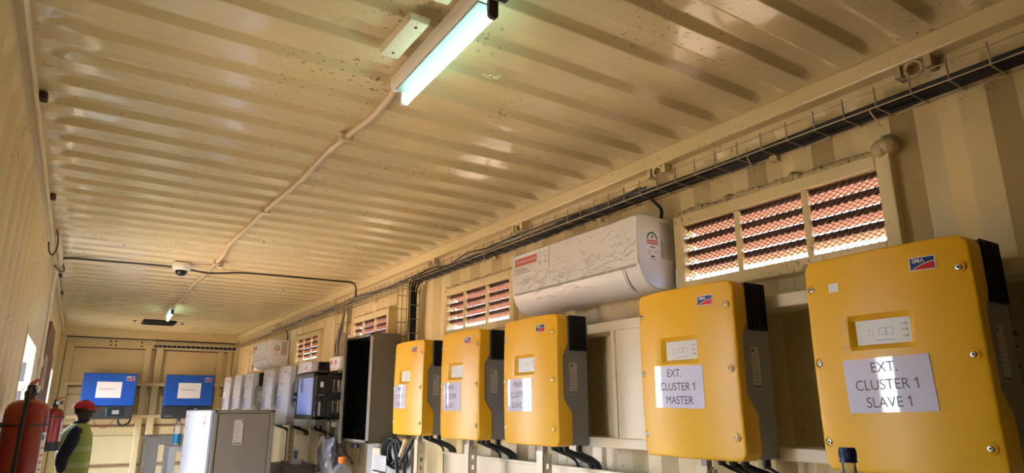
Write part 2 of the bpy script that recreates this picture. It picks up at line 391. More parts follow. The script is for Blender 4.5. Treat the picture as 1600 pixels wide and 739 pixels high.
# end frame: header beam, corner posts and the two door leaves seen from inside
structure(MB().box(0.0, 2.33, 10.66, 10.80, 2.573, 2.735).build('trim_4', M['cream'], bevel=0.008))
structure(MB().box(0.0, 0.10, 10.70, 10.84, 0, 2.573).box(2.235, 2.36, 10.70, 10.84, 0, 2.573).build('wall_back', M['cream'], bevel=0.006))
MB().box(0.10, 2.235, 10.672, 10.74, 2.562, 2.574).build('door_gasket', M['black'], D.objects['trim_4'])  # black strip stands in for the dark gap under the header
def leaf(n, x0, x1, px):
    """corrugated door leaf: three broad horizontal pressings between two upright tubes"""
    zz = []; prof = []
    for (z, d) in [(0.02,0),(0.34,0),(0.36,.03),(0.40,.03),(0.43,0),(0.84,0),(0.85,.035),(0.875,.035),(0.90,0),(1.25,0),(1.27,.03),(1.355,.03),(1.375,0),(1.385,.035),(1.40,.035),(1.415,0),(1.79,0),(1.81,.03),(1.885,.03),(1.90,0),(1.915,.035),(1.93,.035),(1.945,0),(2.43,0)]:
        zz.append(z); prof.append(d)
    dd = dict(zip(zz, prof))
    root = structure(MB().grid([x0, x1], zz, lambda x, z: (x, 10.775 + dd[z], z)).box(x0-(.11 if n == 1 else .01), x1+(.01 if n == 1 else .13), 10.845, 10.86, -.05, 2.75).build('door_%d' % n, M['cream'], origin=(x0, 10.775, 0)))
    MB().box(x0, x1, 10.735, 10.80, 2.435, 2.566).build('top_rail', M['cream'], root, bevel=0.006)
    for (a, b) in px: MB().box(a, b, 10.72, 10.79, 0, 2.50 if a < 1.9 else 2.44).build('upright_tube', M['cream'], root, bevel=0.008)
    MB().box(x0+.005, x1-.005, 10.728, 10.74, 2.425, 2.436).build('rail_seal', M['rustdark'], root)  # dark strip put in as the shadow line under the top rail
    rl = MB()
    for z in (0.868, 1.392, 1.924): rl.box(x0+0.01, x1-0.01, 10.792, 10.80, z-0.008, z+0.008)
    rl.build('rust_seam', M['rust'], root)
    ho = MB()
    for xx in ([0.62, 0.68, 1.0] if n == 1 else [1.44, 1.60, 1.66]):
        for z in (2.475, 2.525): ho.lathe([(0.0001, 0), (0.011, 0.001), (0.012, 0.003), (0.009, 0.006), (0.0001, 0.006)], (xx, 10.735, z), (0, -1, 0), 10)
    ho.build('bolt', M['rustdark'], root)
    return root
leaf(1, 0.105, 1.185, [(0.11, 0.205), (1.055, 1.135)])
leaf(2, 1.192, 2.23, [(1.192, 1.285), (2.02, 2.095), (2.155, 2.225)])

# louvred vents in the right wall
def window(n, y0, y1):
    root = structure(MB().box(2.268, 2.34, y0-0.045, y0, WZ0-0.045, WZ1+0.045).box(2.268, 2.34, y1, y1+0.045, WZ0-0.045, WZ1+0.045)
        .box(2.268, 2.34, y0, y1, WZ1, WZ1+0.045).box(2.268, 2.34, y0, y1, WZ0-0.045, WZ0).build('window_%d' % n, M['cream'], bevel=0.004, origin=(2.30, (y0+y1)/2, WZ0)))
    for t in ((0.318, 0.67) if n == 1 else (0.34, 0.70)):
        y = y0 + (y1 - y0) * t
        MB().box(2.276, 2.292, y-0.011, y+0.011, WZ0, WZ1).build('mullion', M['cream'], root, bevel=0.002)
    sl = MB(); lip = MB()
    for k in range(4):
        zt = WZ1 + 0.002 - k * 0.0545
        # blade falls outwards; a folded lip stands along its inner edge
        A = [(2.306, y0, zt), (2.356, y0, zt-0.0315), (2.356, y0, zt-0.0335), (2.306, y0, zt-0.002)]
        sl.prism([A[0], A[1], A[2], A[3]], [(x, y1, z) for x, y, z in A])
        lip.box(2.302, 2.306, y0, y1, zt-0.021, zt+0.003)
    sl.build('louvre_blades', M['rust'], root); lip.build('blade_lips', M['rustdark'], root)
    ms = MB(); pitch = 0.025; h = WZ1 - WZ0; sl_ = 0.60; t = 0.0021
    def strand(sign):
        u = -h / sl_
        while u < (y1 - y0) + h / sl_:
            # line z = sl_*(y - u) (or mirrored), clipped to the opening
            pts = []
            ya, za, yb, zb = u, 0.0, u + h/sl_, h
            L = y1 - y0
            lo, hi = max(0.0, ya), min(L, yb)
            if hi - lo > 0.004:
                a = (lo, sl_*(lo-u)); b = (hi, sl_*(hi-u))
                if sign < 0: a = (L-a[0], a[1]); b = (L-b[0], b[1])
                ms.bar((2.297, y0+a[0], WZ0+a[1]), (2.297, y0+b[0], WZ0+b[1]), t, t*1.6, up=(1, 0, 0))
            u += pitch
    strand(1); strand(-1)
    ms.build('wire_screen', M['mesh'], root)
    return root
for i, (a, b) in enumerate(WIN): window(i+1, a, b)
# lumpy sealing putty over the first vent's frame
pt = MB()
def blob(c, r, n=10):
    rr = [random.uniform(0.75, 1.25) for _ in range(8)]
    pt.lathe([(0.0001, -r*0.9), (r*0.7*rr[0], -r*0.6), (r*rr[1], 0), (r*0.75*rr[2], r*0.55), (0.0001, r*0.85)], c, (1, 0.2, 0.3), n)
for y in [0.93 + 0.024*i for i in range(36)]:
    pt.tube([(2.283, y, WZ1+0.052+random.uniform(-.004, .006)), (2.284, y+0.024, WZ1+0.052+random.uniform(-.004, .006))], 0.010+random.uniform(0, .004), 7)
for c, r in [((2.28, 0.925, WZ1+0.062), 0.034), ((2.28, 0.945, WZ1+0.055), 0.03), ((2.28, 1.25, WZ1+0.058), 0.026), ((2.28, 1.235, WZ1+0.055), 0.02), ((2.28, 1.53, WZ1+0.055), 0.022), ((2.28, 1.775, WZ1+0.045), 0.02), ((2.283, 1.24, WZ0-0.035), 0.022), ((2.283, 1.50, WZ0-0.035), 0.018)]:
    blob(c, r)
o = pt.build('trim_5', M['putty'], smooth=60); structure(o)
# weld bead above the other vents
for n, (a, b) in enumerate(WIN[1:]):
    t = MB().tube([(2.288, a-0.05+0.05*i, WZ1+0.056+0.006*math.sin(i*2.3+n)) for i in range(int((b-a+0.1)/0.05)+1)], 0.006, 6)
    structure(t.build('trim_%d' % (6+n), M['putty'], smooth=60))

# side doorways in the left wall
for n, (a, b, z0, t) in enumerate(LEFT_OPEN):
    fm_ = MB().box(-0.075, 0.032, b, b+0.05, z0, t+0.05).box(-0.075, 0.032, a-0.05, a, z0, t+0.05).box(-0.075, 0.032, a, b, t, t+0.05)
    if z0 > 0: fm_.box(-0.075, 0.032, a-.05, b+.05, z0-.05, z0)
    f = structure(fm_.build('window_6' if n == 0 else 'door_%d' % (2+n), M['cream_pale'], bevel=0.004))
    if n == 1:
        MB().box(-0.034, -0.010, b-0.018, b, 0.02, t-0.10).build('seal_strip', M['black'], f)
        MB().box(-0.045, -0.004, b-0.04, b-0.016, 1.74, 1.80).box(-0.03, 0.004, b-0.034, b-0.022, 1.755, 1.785).build('door_latch', M['white'], f, bevel=0.003)

# lashing rings welded under the right rail
for k, y in enumerate([0.812, 1.862, 2.94, 4.03, 6.2, 8.3]):
    mb = MB().torus((2.262, y, 2.606), (1, 0, 0.25), 0.024, 0.006, 14, 6, t0=PI*0.0, t1=PI*2)
    mb.box(2.25, 2.30, y-0.052, y-0.034, 2.59, 2.632).box(2.25, 2.30, y+0.034, y+0.052, 2.59, 2.632)
    mb.build('lashing_ring', M['cream'] if k else M['putty'], D.objects['trim_1'], smooth=40)

# ------------------------------------------------------------------ inverters
INV_T = 0.555; INV_A = 0.212; XB = 2.165; ZB = 1.47
def wfront(u, v): return 0.163 + 0.024*(1 - (u/INV_A)**2) + 0.005*(1 - ((v-0.277)/0.277)**2)
def P(yc, u, v, w): return (XB - w, yc - u, ZB + v)
DU0, DU1, DV0, DV1 = -0.092, 0.074, 0.300, 0.390      # display recess
EU0, EU1, EV0, EV1 = -0.078, 0.060, 0.314, 0.376      # its floor
def ramp(x, a0, a1, b1, b0):
    if x <= a0 or x >= b0: return 0.0
    if x < a1: return (x-a0)/(a1-a0)
    if x > b1: return (b0-x)/(b0-b1)
    return 1.0
def wback(v):
    for (va, wa), (vb, wb) in zip([(-1, .094), (.136, .094), (.197, .138), (.376, .138), (.425, .110)], [(.136, .094), (.197, .138), (.376, .138), (.425, .110), (9, .110)]):
        if va <= v <= vb: return wa + (wb-wa)*(v-va)/(vb-va)
def make_cover(yc):
    r = 0.006; R = 0.030; T = INV_T
    dA = [0, .0006, .0017, .0034, .006, .016]
    us = sorted(set([-INV_A+d for d in dA] + [INV_A-d for d in dA] + [DU0, DU1, EU0, EU1] + [round(-0.18+0.03*i, 3) for i in range(13)]))
    vs = sorted(set([d for d in dA] + [T-d for d in dA] + [.023, .030, T-.023, T-.030] + [DV0, DV1, EV0, EV1, .136, .197, .376, .425, .08, .11, .17, .23, .26, .29, .34, .405, .45, .48]))
    def half(v):
        d = min(v, T-v)
        return INV_A if d >= R else INV_A - (R - math.sqrt(max(0, R*R - (R-d)**2)))
    def front(u0, v):
        a = half(v); u = u0 * a / INV_A if min(v, T-v) < R else u0
        d = min(a-abs(u), min(v, T-v)); d = max(0, d)
        drop = 0 if d >= r else r - math.sqrt(max(0, r*r-(r-d)**2))
        rec = 0.016 * ramp(u, DU0, EU0, EU1, DU1) * ramp(v, DV0, EV0, EV1, DV1)
        return u, v, wfront(u, v) - drop - rec
    mb = MB(); nx, ny = len(us), len(vs)
    pts = [front(u, v) for v in vs for u in us]
    V = [P(yc, *p) for p in pts]; F = []
    for j in range(ny-1):
        for i in range(nx-1): F.append((j*nx+i, (j)*nx+i+1, (j+1)*nx+i+1, (j+1)*nx+i))
    ring = [i for i in range(nx)] + [j*nx+nx-1 for j in range(1, ny)] + [(ny-1)*nx+i for i in range(nx-2, -1, -1)] + [j*nx for j in range(ny-2, 0, -1)]
    o = len(V)
    for q in ring:
        u, v, w = pts[q]
        V.append(P(yc, u, v, min(w-0.002, wback(v))))
    n = len(ring)
    for k in range(n): F.append((ring[k], o+k, o+(k+1)%n, ring[(k+1)%n]))
    # inner return lip of the cover
    o2 = len(V)
    for q in ring:
        u, v, w = pts[q]; V.append(P(yc, u*0.965, 0.0105+v*(T-0.021)/T, wback(v)))
    for k in range(n): F.append((o+k, o2+k, o2+(k+1)%n, o+(k+1)%n))
    mb.add(V, F); return mb
def side_poly(inset):
    return [(0.0, 0.004), (wback(0.05)-inset, 0.004), (wback(0.05)-inset, .134), (wback(.3)-inset, .199), (wback(.3)-inset, .374), (wback(.5)-inset, .427), (wback(.5)-inset, .548), (0.0, .548)]
SCREWS = [(s, v) for s in (-0.190, 0.184) for v in (.477, .275, .071)]
def decal(mb, yc, u0, u1, v0, v1, off=0.0012, mi=0, n=8, th=0.0):
    us = [u0+(u1-u0)*i/n for i in range(n+1)]; vs = [v0+(v1-v0)*i/4 for i in range(5)]
    return mb.grid(us, vs, lambda u, v: P(yc, u, v, wfront(u, v)+off), mi)
def logo(yc, parent, u0=0.083, v0=0.481, w=0.058, h=0.034, fn=None):
    """white bordered badge, navy above, red swoosh below, white letters"""
    fn = fn or (lambda u, v, o: P(yc, u, v, wfront(u, v)+o))
    mb = MB(); N = 12
    mb.grid([u0+w*i/N for i in range(N+1)], [v0, v0+h], lambda u, v: fn(u, v, .0014), 0)
    b = w*0.045; iu0, iu1, iv0, iv1 = u0+b, u0+w-b, v0+b, v0+h-b
    mb.grid([iu0+(iu1-iu0)*i/N for i in range(N+1)], [iv0, iv1], lambda u, v: fn(u, v, .0020), 1)
    sw = lambda t: iv0 + (iv1-iv0)*0.56*math.sin(t*PI/2)**0.9
    for i in range(N):
        t0, t1 = i/N, (i+1)/N; ua = iu0+(iu1-iu0)*(0.10+0.90*t0); ub = iu0+(iu1-iu0)*(0.10+0.90*t1)
        mb.add([fn(ua, sw(t0), .0026), fn(ub, sw(t1), .0026), fn(ub, sw(t1)+h*.06, .0026), fn(ua, sw(t0)+h*.06, .0026)], [(0,1,2,3)], 0)
        mb.add([fn(ua, iv0, .0026), fn(ub, iv0, .0026), fn(ub, sw(t1), .0026), fn(ua, sw(t0), .0026)], [(0,1,2,3)], 2)
    add_text(mb, 'SMA', h*0.42, lambda x, y: fn(u0+w*0.36+x, v0+h*0.70+y, .0030), 0, bold=h*0.008)
    return mb.build('logo_badge', [M['white'], M['logoblue'], M['logored']], parent)
def make_inverter(name, yc, label, group, cover_mat, cables=True):
    root = thing(name, (XB, yc, ZB), label, 'inverter', group)
    pl = side_poly(0.003)
    MB().prism([P(yc, -INV_A+.006, v, w) for w, v in pl][::-1], [P(yc, INV_A-.006, v, w) for w, v in pl][::-1]).build('body', M['greybody'], root, bevel=0.003)
    make_cover(yc).build('cover', cover_mat, root, smooth=35)
    A = INV_A
    for s in (-1, 1):
        g = MB(); a, b = sorted((s*(A-.0065), s*(A-.002))); g.box(XB-0.098, XB-0.004, yc-a, yc-b, ZB+.398, ZB+.551)
        for k in range(9):
            x = XB-0.008-k*0.0105; g.box(x-0.003, x, yc-s*(A-.0025), yc-s*(A+.002), ZB+.402, ZB+.548)
        g.build('vent_grille', M['blackgrille'], root)
    d = MB(); d.grid([EU0+(EU1-EU0)*i/6 for i in range(7)], [EV0, (EV0+EV1)/2, EV1], lambda u, v: P(yc, u, v, wfront(u, v)-0.0148))
    dp = d.build('display_panel', M['panel'], root)
    mk = MB(); q = lambda u, v: P(yc, u, v, wfront(u, v)-0.0138)
    def ring(u0, u1, v0, v1, t):
        for (a, b, c, e) in [(u0, u1, v0, v0+t), (u0, u1, v1-t, v1), (u0, u0+t, v0, v1), (u1-t, u1, v0, v1)]:
            mk.add([q(a, c), q(b, c), q(b, e), q(a, e)], [(0, 1, 2, 3)])
    ring(-.018, .0, .336, .354, .0012); ring(.0, .018, .336, .354, .0012); ring(-.045, -.032, .336, .352, .001)
    for v in (.360, .345, .330):
        mk.add([q(.050+.0035*math.cos(2*PI*k/10), v+.0035*math.sin(2*PI*k/10)) for k in range(10)], [tuple(range(10))])
        mk.add([q(.038, v-.001), q(.045, v-.001), q(.045, v+.001), q(.038, v+.001)], [(0, 1, 2, 3)])
    mk.add([q(-.03, .322), q(.02, .322), q(.02, .324), q(-.03, .324)], [(0, 1, 2, 3)])
    mk.build('display_marking', M['inkgrey'], dp)
    for (u, v) in SCREWS:
        w = wfront(u, v)
        # raised yellow rim of the screw pocket, open towards the edge
        rim = MB().torus(P(yc, u, v, w-.001), (1, 0, 0), 0.0125, 0.0022, 18, 6)
        if u > 0:
            rim.bar(P(yc, u, v+.0125, w-.001), P(yc, u+.022, v+.0125, wfront(u+.022, v)-.002), .004, .004).bar(P(yc, u, v-.0125, w-.001), P(yc, u+.022, v-.0125, wfront(u+.022, v)-.002), .004, .004)
        rm = rim.build('screw_pocket', cover_mat, root, smooth=50)
        c = MB().lathe([(.0068, 0), (.0068, .0032), (.0055, .0042), (.0034, .0042), (.0034, .0015), (.0001, .0015)], P(yc, u, v, w), (-1, 0, 0), 14, 0)
        c.lathe([(.0033, .0016), (.0001, .00165)], P(yc, u, v, w), (-1, 0, 0), 6, 1)
        c.build('screw', [M['steel'], M['black']], rm, smooth=40)
    logo(yc, root)
    s = MB().box(XB-0.098, XB-0.058, yc-A+.0057, yc-A+.0045, ZB+.215, ZB+.345, 0)
    for k in range(8): s.box(XB-0.094, XB-0.094+random.uniform(.014, .03), yc-A+.0047, yc-A+.0041, ZB+.235+k*.011, ZB+.239+k*.011, 1)
    s.box(XB-.092, XB-.084, yc-A+.0047, yc-A+.0041, ZB+.328, ZB+.338, 2)
    for k in range(3): s.box(XB-.094+.012*k, XB-.086+.012*k, yc-A+.0047, yc-A+.0041, ZB+.218, ZB+.226, 2)
    s.build('rating_label', [M['labelbeige'], M['inkgrey'], M['ink']], root)
    if cables:
        for (u, w) in ((0.02, .05), (0.075, .06), (0.12, .06), (.185, .04)): MB().lathe([(.013, 0), (.013, -.02), (.010, -.028)], P(yc, u, .003, w), (0, 0, 1), 10).build('cable_gland', M['blackgrille'], root, smooth=40)
        for (u, w, du, r, mt) in ((0.075, .06, .085, .011, 'black'), (0.12, .06, .075, .011, 'black'), (.185, .04, .02, .005, 'darksteel'), (0.02, .05, .03, .006, 'black')):
            p0 = P(yc, u, -.02, w)
            pts = smooth_path([p0, P(yc, u+.010, -.035, w*.4), P(yc, u+du*.4, -.058, -.038), P(yc, u+du*.8, -.10, -.066), P(yc, u+du*1.05, -.26, -.066), P(yc, u+du*1.05, -.42, -.066)], 5)
            MB().tube(pts, r, 8).build('cable', M[mt], root, smooth=60)
    return root
def make_sign(yc, root, lines, u0, u1, v0, v1, tilt=0.0, size=0.0365, group=None):
    cu, cv = (u0+u1)/2, (v0+v1)/2
    def fn(du, dv, o):
        u = cu + du*math.cos(tilt) - dv*math.sin(tilt); v = cv + du*math.sin(tilt) + dv*math.cos(tilt)
        return P(yc, u, v, wfront(u, v)+o)
    a, b = (u1-u0)/2, (v1-v0)/2
    mb = MB(); us = [-a+2*a*i/10 for i in range(11)]; vs = [-b+2*b*i/4 for i in range(5)]
    mb.grid(us, vs, lambda u, v: fn(u, v, .0016))
    mb.grid(us[::-1], vs, lambda u, v: fn(u, v, .0004))
    for (ua, va, ub, vb) in [(-a, -b, a, -b), (a, -b, a, b), (a, b, -a, b), (-a, b, -a, -b)]:
        mb.add([fn(ua, va, .0004), fn(ub, vb, .0004), fn(ub, vb, .0016), fn(ua, va, .0016)], [(0, 1, 2, 3)])
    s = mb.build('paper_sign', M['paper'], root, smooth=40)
    t = MB()
    for k, (txt, dx) in enumerate(lines):
        dv = b*0.63 - k*b*0.64
        vs_, fs_ = text_mb(txt, size); put = lambda x, y: fn(x*0.92+dx, y+dv, .0021)
        t.add([put(v[0], v[1]) for v in vs_], fs_)
        if txt.endswith('1'):      # the numeral's flag
            xr = max(v[0] for v in vs_); tp_ = max(v[1] for v in vs_); sw = size*.085
            t.add([put(xr-sw*.6, tp_), put(xr-sw*.6, tp_-1.5*sw), put(xr-2.9*sw, tp_-2.9*sw), put(xr-2.9*sw, tp_-1.7*sw)][::-1], [(0, 1, 2, 3)])
    t.build('lettering', M['ink'], s)
    return s
YEL = 'yellow battery inverters along the right wall'
yel = [(0.864, 'yellow wall inverter with sign EXT. CLUSTER 1 SLAVE 1', [('EXT.', 0), ('CLUSTER 1', 0), ('SLAVE 1', 0)], (-.117, .098, .147, .280), .03),
       (1.538, 'yellow wall inverter with sign EXT. CLUSTER 1 MASTER', [('EXT.', -.012), ('CLUSTER 1', 0), ('MASTER', .005)], (-.128, .087, .157, .294), -.02),
       (2.462, 'yellow wall inverter with sign MAIN CLUSTER SLAVE 2', [('MAIN', 0), ('CLUSTER', 0), ('SLAVE 2', 0)], (-.163, .052, .143, .285), 0.0),
       (3.115, 'yellow wall inverter with sign MAIN CLUSTER SLAVE 1', [('MAIN', 0), ('CLUSTER', 0), ('SLAVE 1', 0)], (-.163, .060, .144, .288), 0.0),
       (3.770, 'yellow wall inverter with sign MAIN CLUSTER MASTER, beside the open grey enclosure', [('MAIN', 0), ('CLUSTER', 0), ('MASTER', 0)], (-.190, .030, .154, .294), 0.0)]
proto = make_inverter('inverter', yel[0][0], yel[0][1], YEL, M['yellow'])
def place_inverter(pr, yc, label, group):
    o = copy_tree(pr); o.location.y = yc; o['label'] = label; o['group'] = group; return o
invs = [proto] + [place_inverter(proto, y, l, YEL) for (y, l, *_r) in yel[1:]]
for o, (yc, lab, lines, (u0, u1, v0, v1), tl) in zip(invs, yel):
    make_sign(yc, o, lines, u0, u1, v0, v1, tl)
# little extra stickers that only the nearest and the cluster units carry
MB().add([P(.864, u, v, wfront(u, v)+.0012) for u, v in [(-.135, .460), (-.106, .460), (-.106, .484), (-.135, .484)]], [(0, 1, 2, 3)]).build('small_sticker', M['paper2'], invs[0])
for o, (yc, *_r) in list(zip(invs, yel))[2:]:
    MB().add([P(yc, u, v, wfront(u, v)+.0012) for u, v in [(-.190, .455), (-.172, .455), (-.172, .482), (-.190, .482)]], [(0, 1, 2, 3)]).build('small_sticker', M['labelbeige'], o)
GRY = 'light grey inverters at the far end of the right wall'
gy = [(6.03, 'light grey wall inverter directly behind the black network cabinet'),
      (6.70, 'light grey wall inverter second behind the black network cabinet, below the far air conditioner'),
      (7.36, 'light grey wall inverter third behind the black network cabinet, just before the gap'),
      (8.29, 'light grey wall inverter with black grille showing, first beyond the gap in the row'),
      (8.95, 'light grey wall inverter second from the end doors'),
      (9.62, 'light grey wall inverter next to the end doors, last of its row')]
g0 = make_inverter('inverter', gy[0][0], gy[0][1], GRY, M['greycover'])
gs = [g0] + [place_inverter(g0, y, l, GRY) for y, l in gy[1:]]
for o, (yc, _l) in zip(gs, gy):
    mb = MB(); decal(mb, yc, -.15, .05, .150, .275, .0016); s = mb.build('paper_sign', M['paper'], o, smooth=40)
    t = MB()
    for k, w in enumerate((.06, .13, .11)):
        v = .25-.038*k; decal(t, yc, -.05-w/2, -.05+w/2, v-.008, v+.004, .0021, n=4)
    t.build('print_lines', M['inkgrey'], s)

# struts that carry the wall equipment
STR = 'cream struts across the side wall'
tag(MB().box(2.168, W1x, -0.4, 4.255, 1.942, 1.985).build('mounting_strut', M['cream_pale'], bevel=0.004), 'upper cream steel strut behind the yellow inverters', 'strut', STR)
tag(MB().box(2.168, W1x, -0.4, 4.255, 1.468, 1.508).build('mounting_strut', M['cream_pale'], bevel=0.004), 'lower cream steel strut at the yellow inverters\' bottom edge', 'strut', STR)
tag(MB().box(2.168, W1x, 5.6, 10.0, 1.942, 1.985).build('mounting_strut', M['cream_pale'], bevel=0.004), 'upper cream steel strut behind the light grey inverters', 'strut', STR)
tag(MB().box(2.168, W1x, 5.6, 10.0, 1.468, 1.508).build('mounting_strut', M['cream_pale'], bevel=0.004), 'lower cream steel strut under the light grey inverters', 'strut', STR)
bp = MB().box(2.172, 2.178, 1.40, 2.075, 1.508, 1.942); bp.box(2.165, 2.19, 2.075, 2.098, 1.508, 1.942)
tag(bp.build('backing_plate', M['cream_pale'], bevel=0.002), 'cream backing plate behind the yellow inverter with sign EXT. CLUSTER 1 MASTER', 'plate')
tag(MB().box(0.15, 2.20, 10.68, 10.72, 1.925, 1.967).build('mounting_strut', M['cream'], bevel=0.004), 'upper cream steel strut across the end doors, behind the blue inverters', 'strut', 'cream struts across the end doors')
tag(MB().box(0.15, 2.20, 10.68, 10.72, 1.490, 1.535).build('mounting_strut', M['cream'], bevel=0.004), 'lower cream steel strut across the end doors, below the blue inverters', 'strut', 'cream struts across the end doors')

# slotted posts of the support frame, one under each inverter
def post(yc, label, group, x=2.045, top=1.432):
    w = 0.048; t = 0.003
    root = thing('slotted_post', (x, yc, 0), label, 'post', group)
    f = MB().box(x, x+t, yc, yc+w, 0, top+.012)
    # slotted flange: two edge strips joined by bridges between the slots
    f.box(x, x+.018, yc, yc+t, 0, top).box(x+.032, x+w, yc, yc+t, 0, top)
    z = 0.02
    f.box(x+.018, x+.032, yc, yc+t, 0, .02)
    while z < top:
        f.box(x+.018, x+.032, yc, yc+t, z+.022, min(top, z+.05)); z += .05
    f.build('angle_section', M['cream_pale'], root)
    MB().box(x+.004, x+.03, yc+.004, yc+.03, top-.03, ZB+.003).build('bracket', M['framegrey'], root, bevel=0.002)
    return root
PG = 'slotted posts under the inverters'
for (y, l) in [(0.864, 'cream slotted post under the yellow inverter with sign EXT. CLUSTER 1 SLAVE 1'), (1.52, 'cream slotted post under the yellow inverter with sign EXT. CLUSTER 1 MASTER'), (2.43, 'cream slotted post under the yellow inverter with sign MAIN CLUSTER SLAVE 2'),
               (3.085, 'cream slotted post under the yellow inverter with sign MAIN CLUSTER SLAVE 1'), (3.70, 'cream slotted post under the yellow inverter with sign MAIN CLUSTER MASTER'),
               (5.86, 'cream slotted post below the black network cabinet'), (6.53, 'cream slotted post beside the tall grey floor cabinet, near the dark battery')]:
    post(y, l, PG)
pn = MB().box(2.20, 2.206, 2.00, 3.66, 0.25, 1.37); pn.box(2.19, 2.206, 2.00, 3.66, 1.36, 1.375)
tag(pn.build('side_panel', M['cream_pale'], bevel=0.002), 'long cream sheet panel behind the posts under the yellow inverters', 'panel')
tag(MB().box(2.21, 2.216, 5.70, 7.0, 0.25, 1.37).build('side_panel', M['cream_pale'], bevel=0.002), 'cream sheet panel below the light grey inverters', 'panel')

# blue inverters on the end doors
def blue_inv(xc, label, line):
    z0, z1 = 1.482, 2.078; w = 0.312; yf = 10.42
    r = thing('inverter', (xc, 10.68, z0), label, 'inverter', 'blue inverters on the end doors')
    MB().box(xc-w+.012, xc+w-.012, yf+.05, 10.68, z0+.012, z1-.012).build('body', M['anthracite'], r, bevel=0.012)
    MB().box(xc-w, xc+w, yf, yf+.10, 1.655, z1).build('upper_cover', M['blue'], r, bevel=0.012, seg=3)
    lo = MB().box(xc-w, xc+w, yf+.004, yf+.10, z0, 1.652).build('lower_cover', M['anthracite'], r, bevel=0.012, seg=3)
    dsp = MB().box(xc+.0, xc+.215, yf-.002, yf+.01, z0+.035, z0+.150).build('display', M['screen'], r, bevel=0.004)
    MB().box(xc+.07, xc+.15, yf-.0035, yf, z0+.065, z0+.115).build('readout', M['framegrey'], dsp)
    MB().box(xc-.285, xc-.19, yf+.001, yf+.006, z0+.03, z0+.038).build('model_mark', M['inkgrey'], r)
    logo(0, r, xc+.185, 1.985, .095, .058, fn=lambda u, v, o: (u, yf-.001-o, v))
    sx0 = xc-.148
    s = MB().box(sx0, sx0+.29, yf-.0025, yf-.0005, 1.757, 1.966).build('paper_sign', M['paper2'], r)
    t = MB(); add_text(t, line, .036, lambda x, y: (sx0+.135+x, yf-.0032, 1.872+y)); t.build('lettering', M['ink'], s)
    c = smooth_path([(xc+.16, yf+.10, z0+.005), (xc+.165, yf+.10, z0-.05), (xc+.22, yf+.11, z0-.085), (xc+.29, yf+.15, z0-.05), (xc+.31, yf+.22, z0+.01)], 6)
    MB().tube(c, .012, 8).build('cable', M['black'], r, smooth=60)
    c = smooth_path([(xc-.12, yf+.10, z0+.005), (xc-.10, yf+.09, z0-.06), (xc-.02, yf+.08, z0-.11), (xc+.06, yf+.10, z0-.08), (xc+.12, yf+.12, z0+.005)], 6)
    MB().tube(c, .004, 6).build('cable', M['copper'], r, smooth=60)
    return r
blue_inv(0.672, 'blue wall inverter on the end doors, above the person in the red cap', 'Pv inverter 1')
blue_inv(1.650, 'blue wall inverter on the end doors, beyond the tall grey floor cabinet', 'Pv inverter 2')

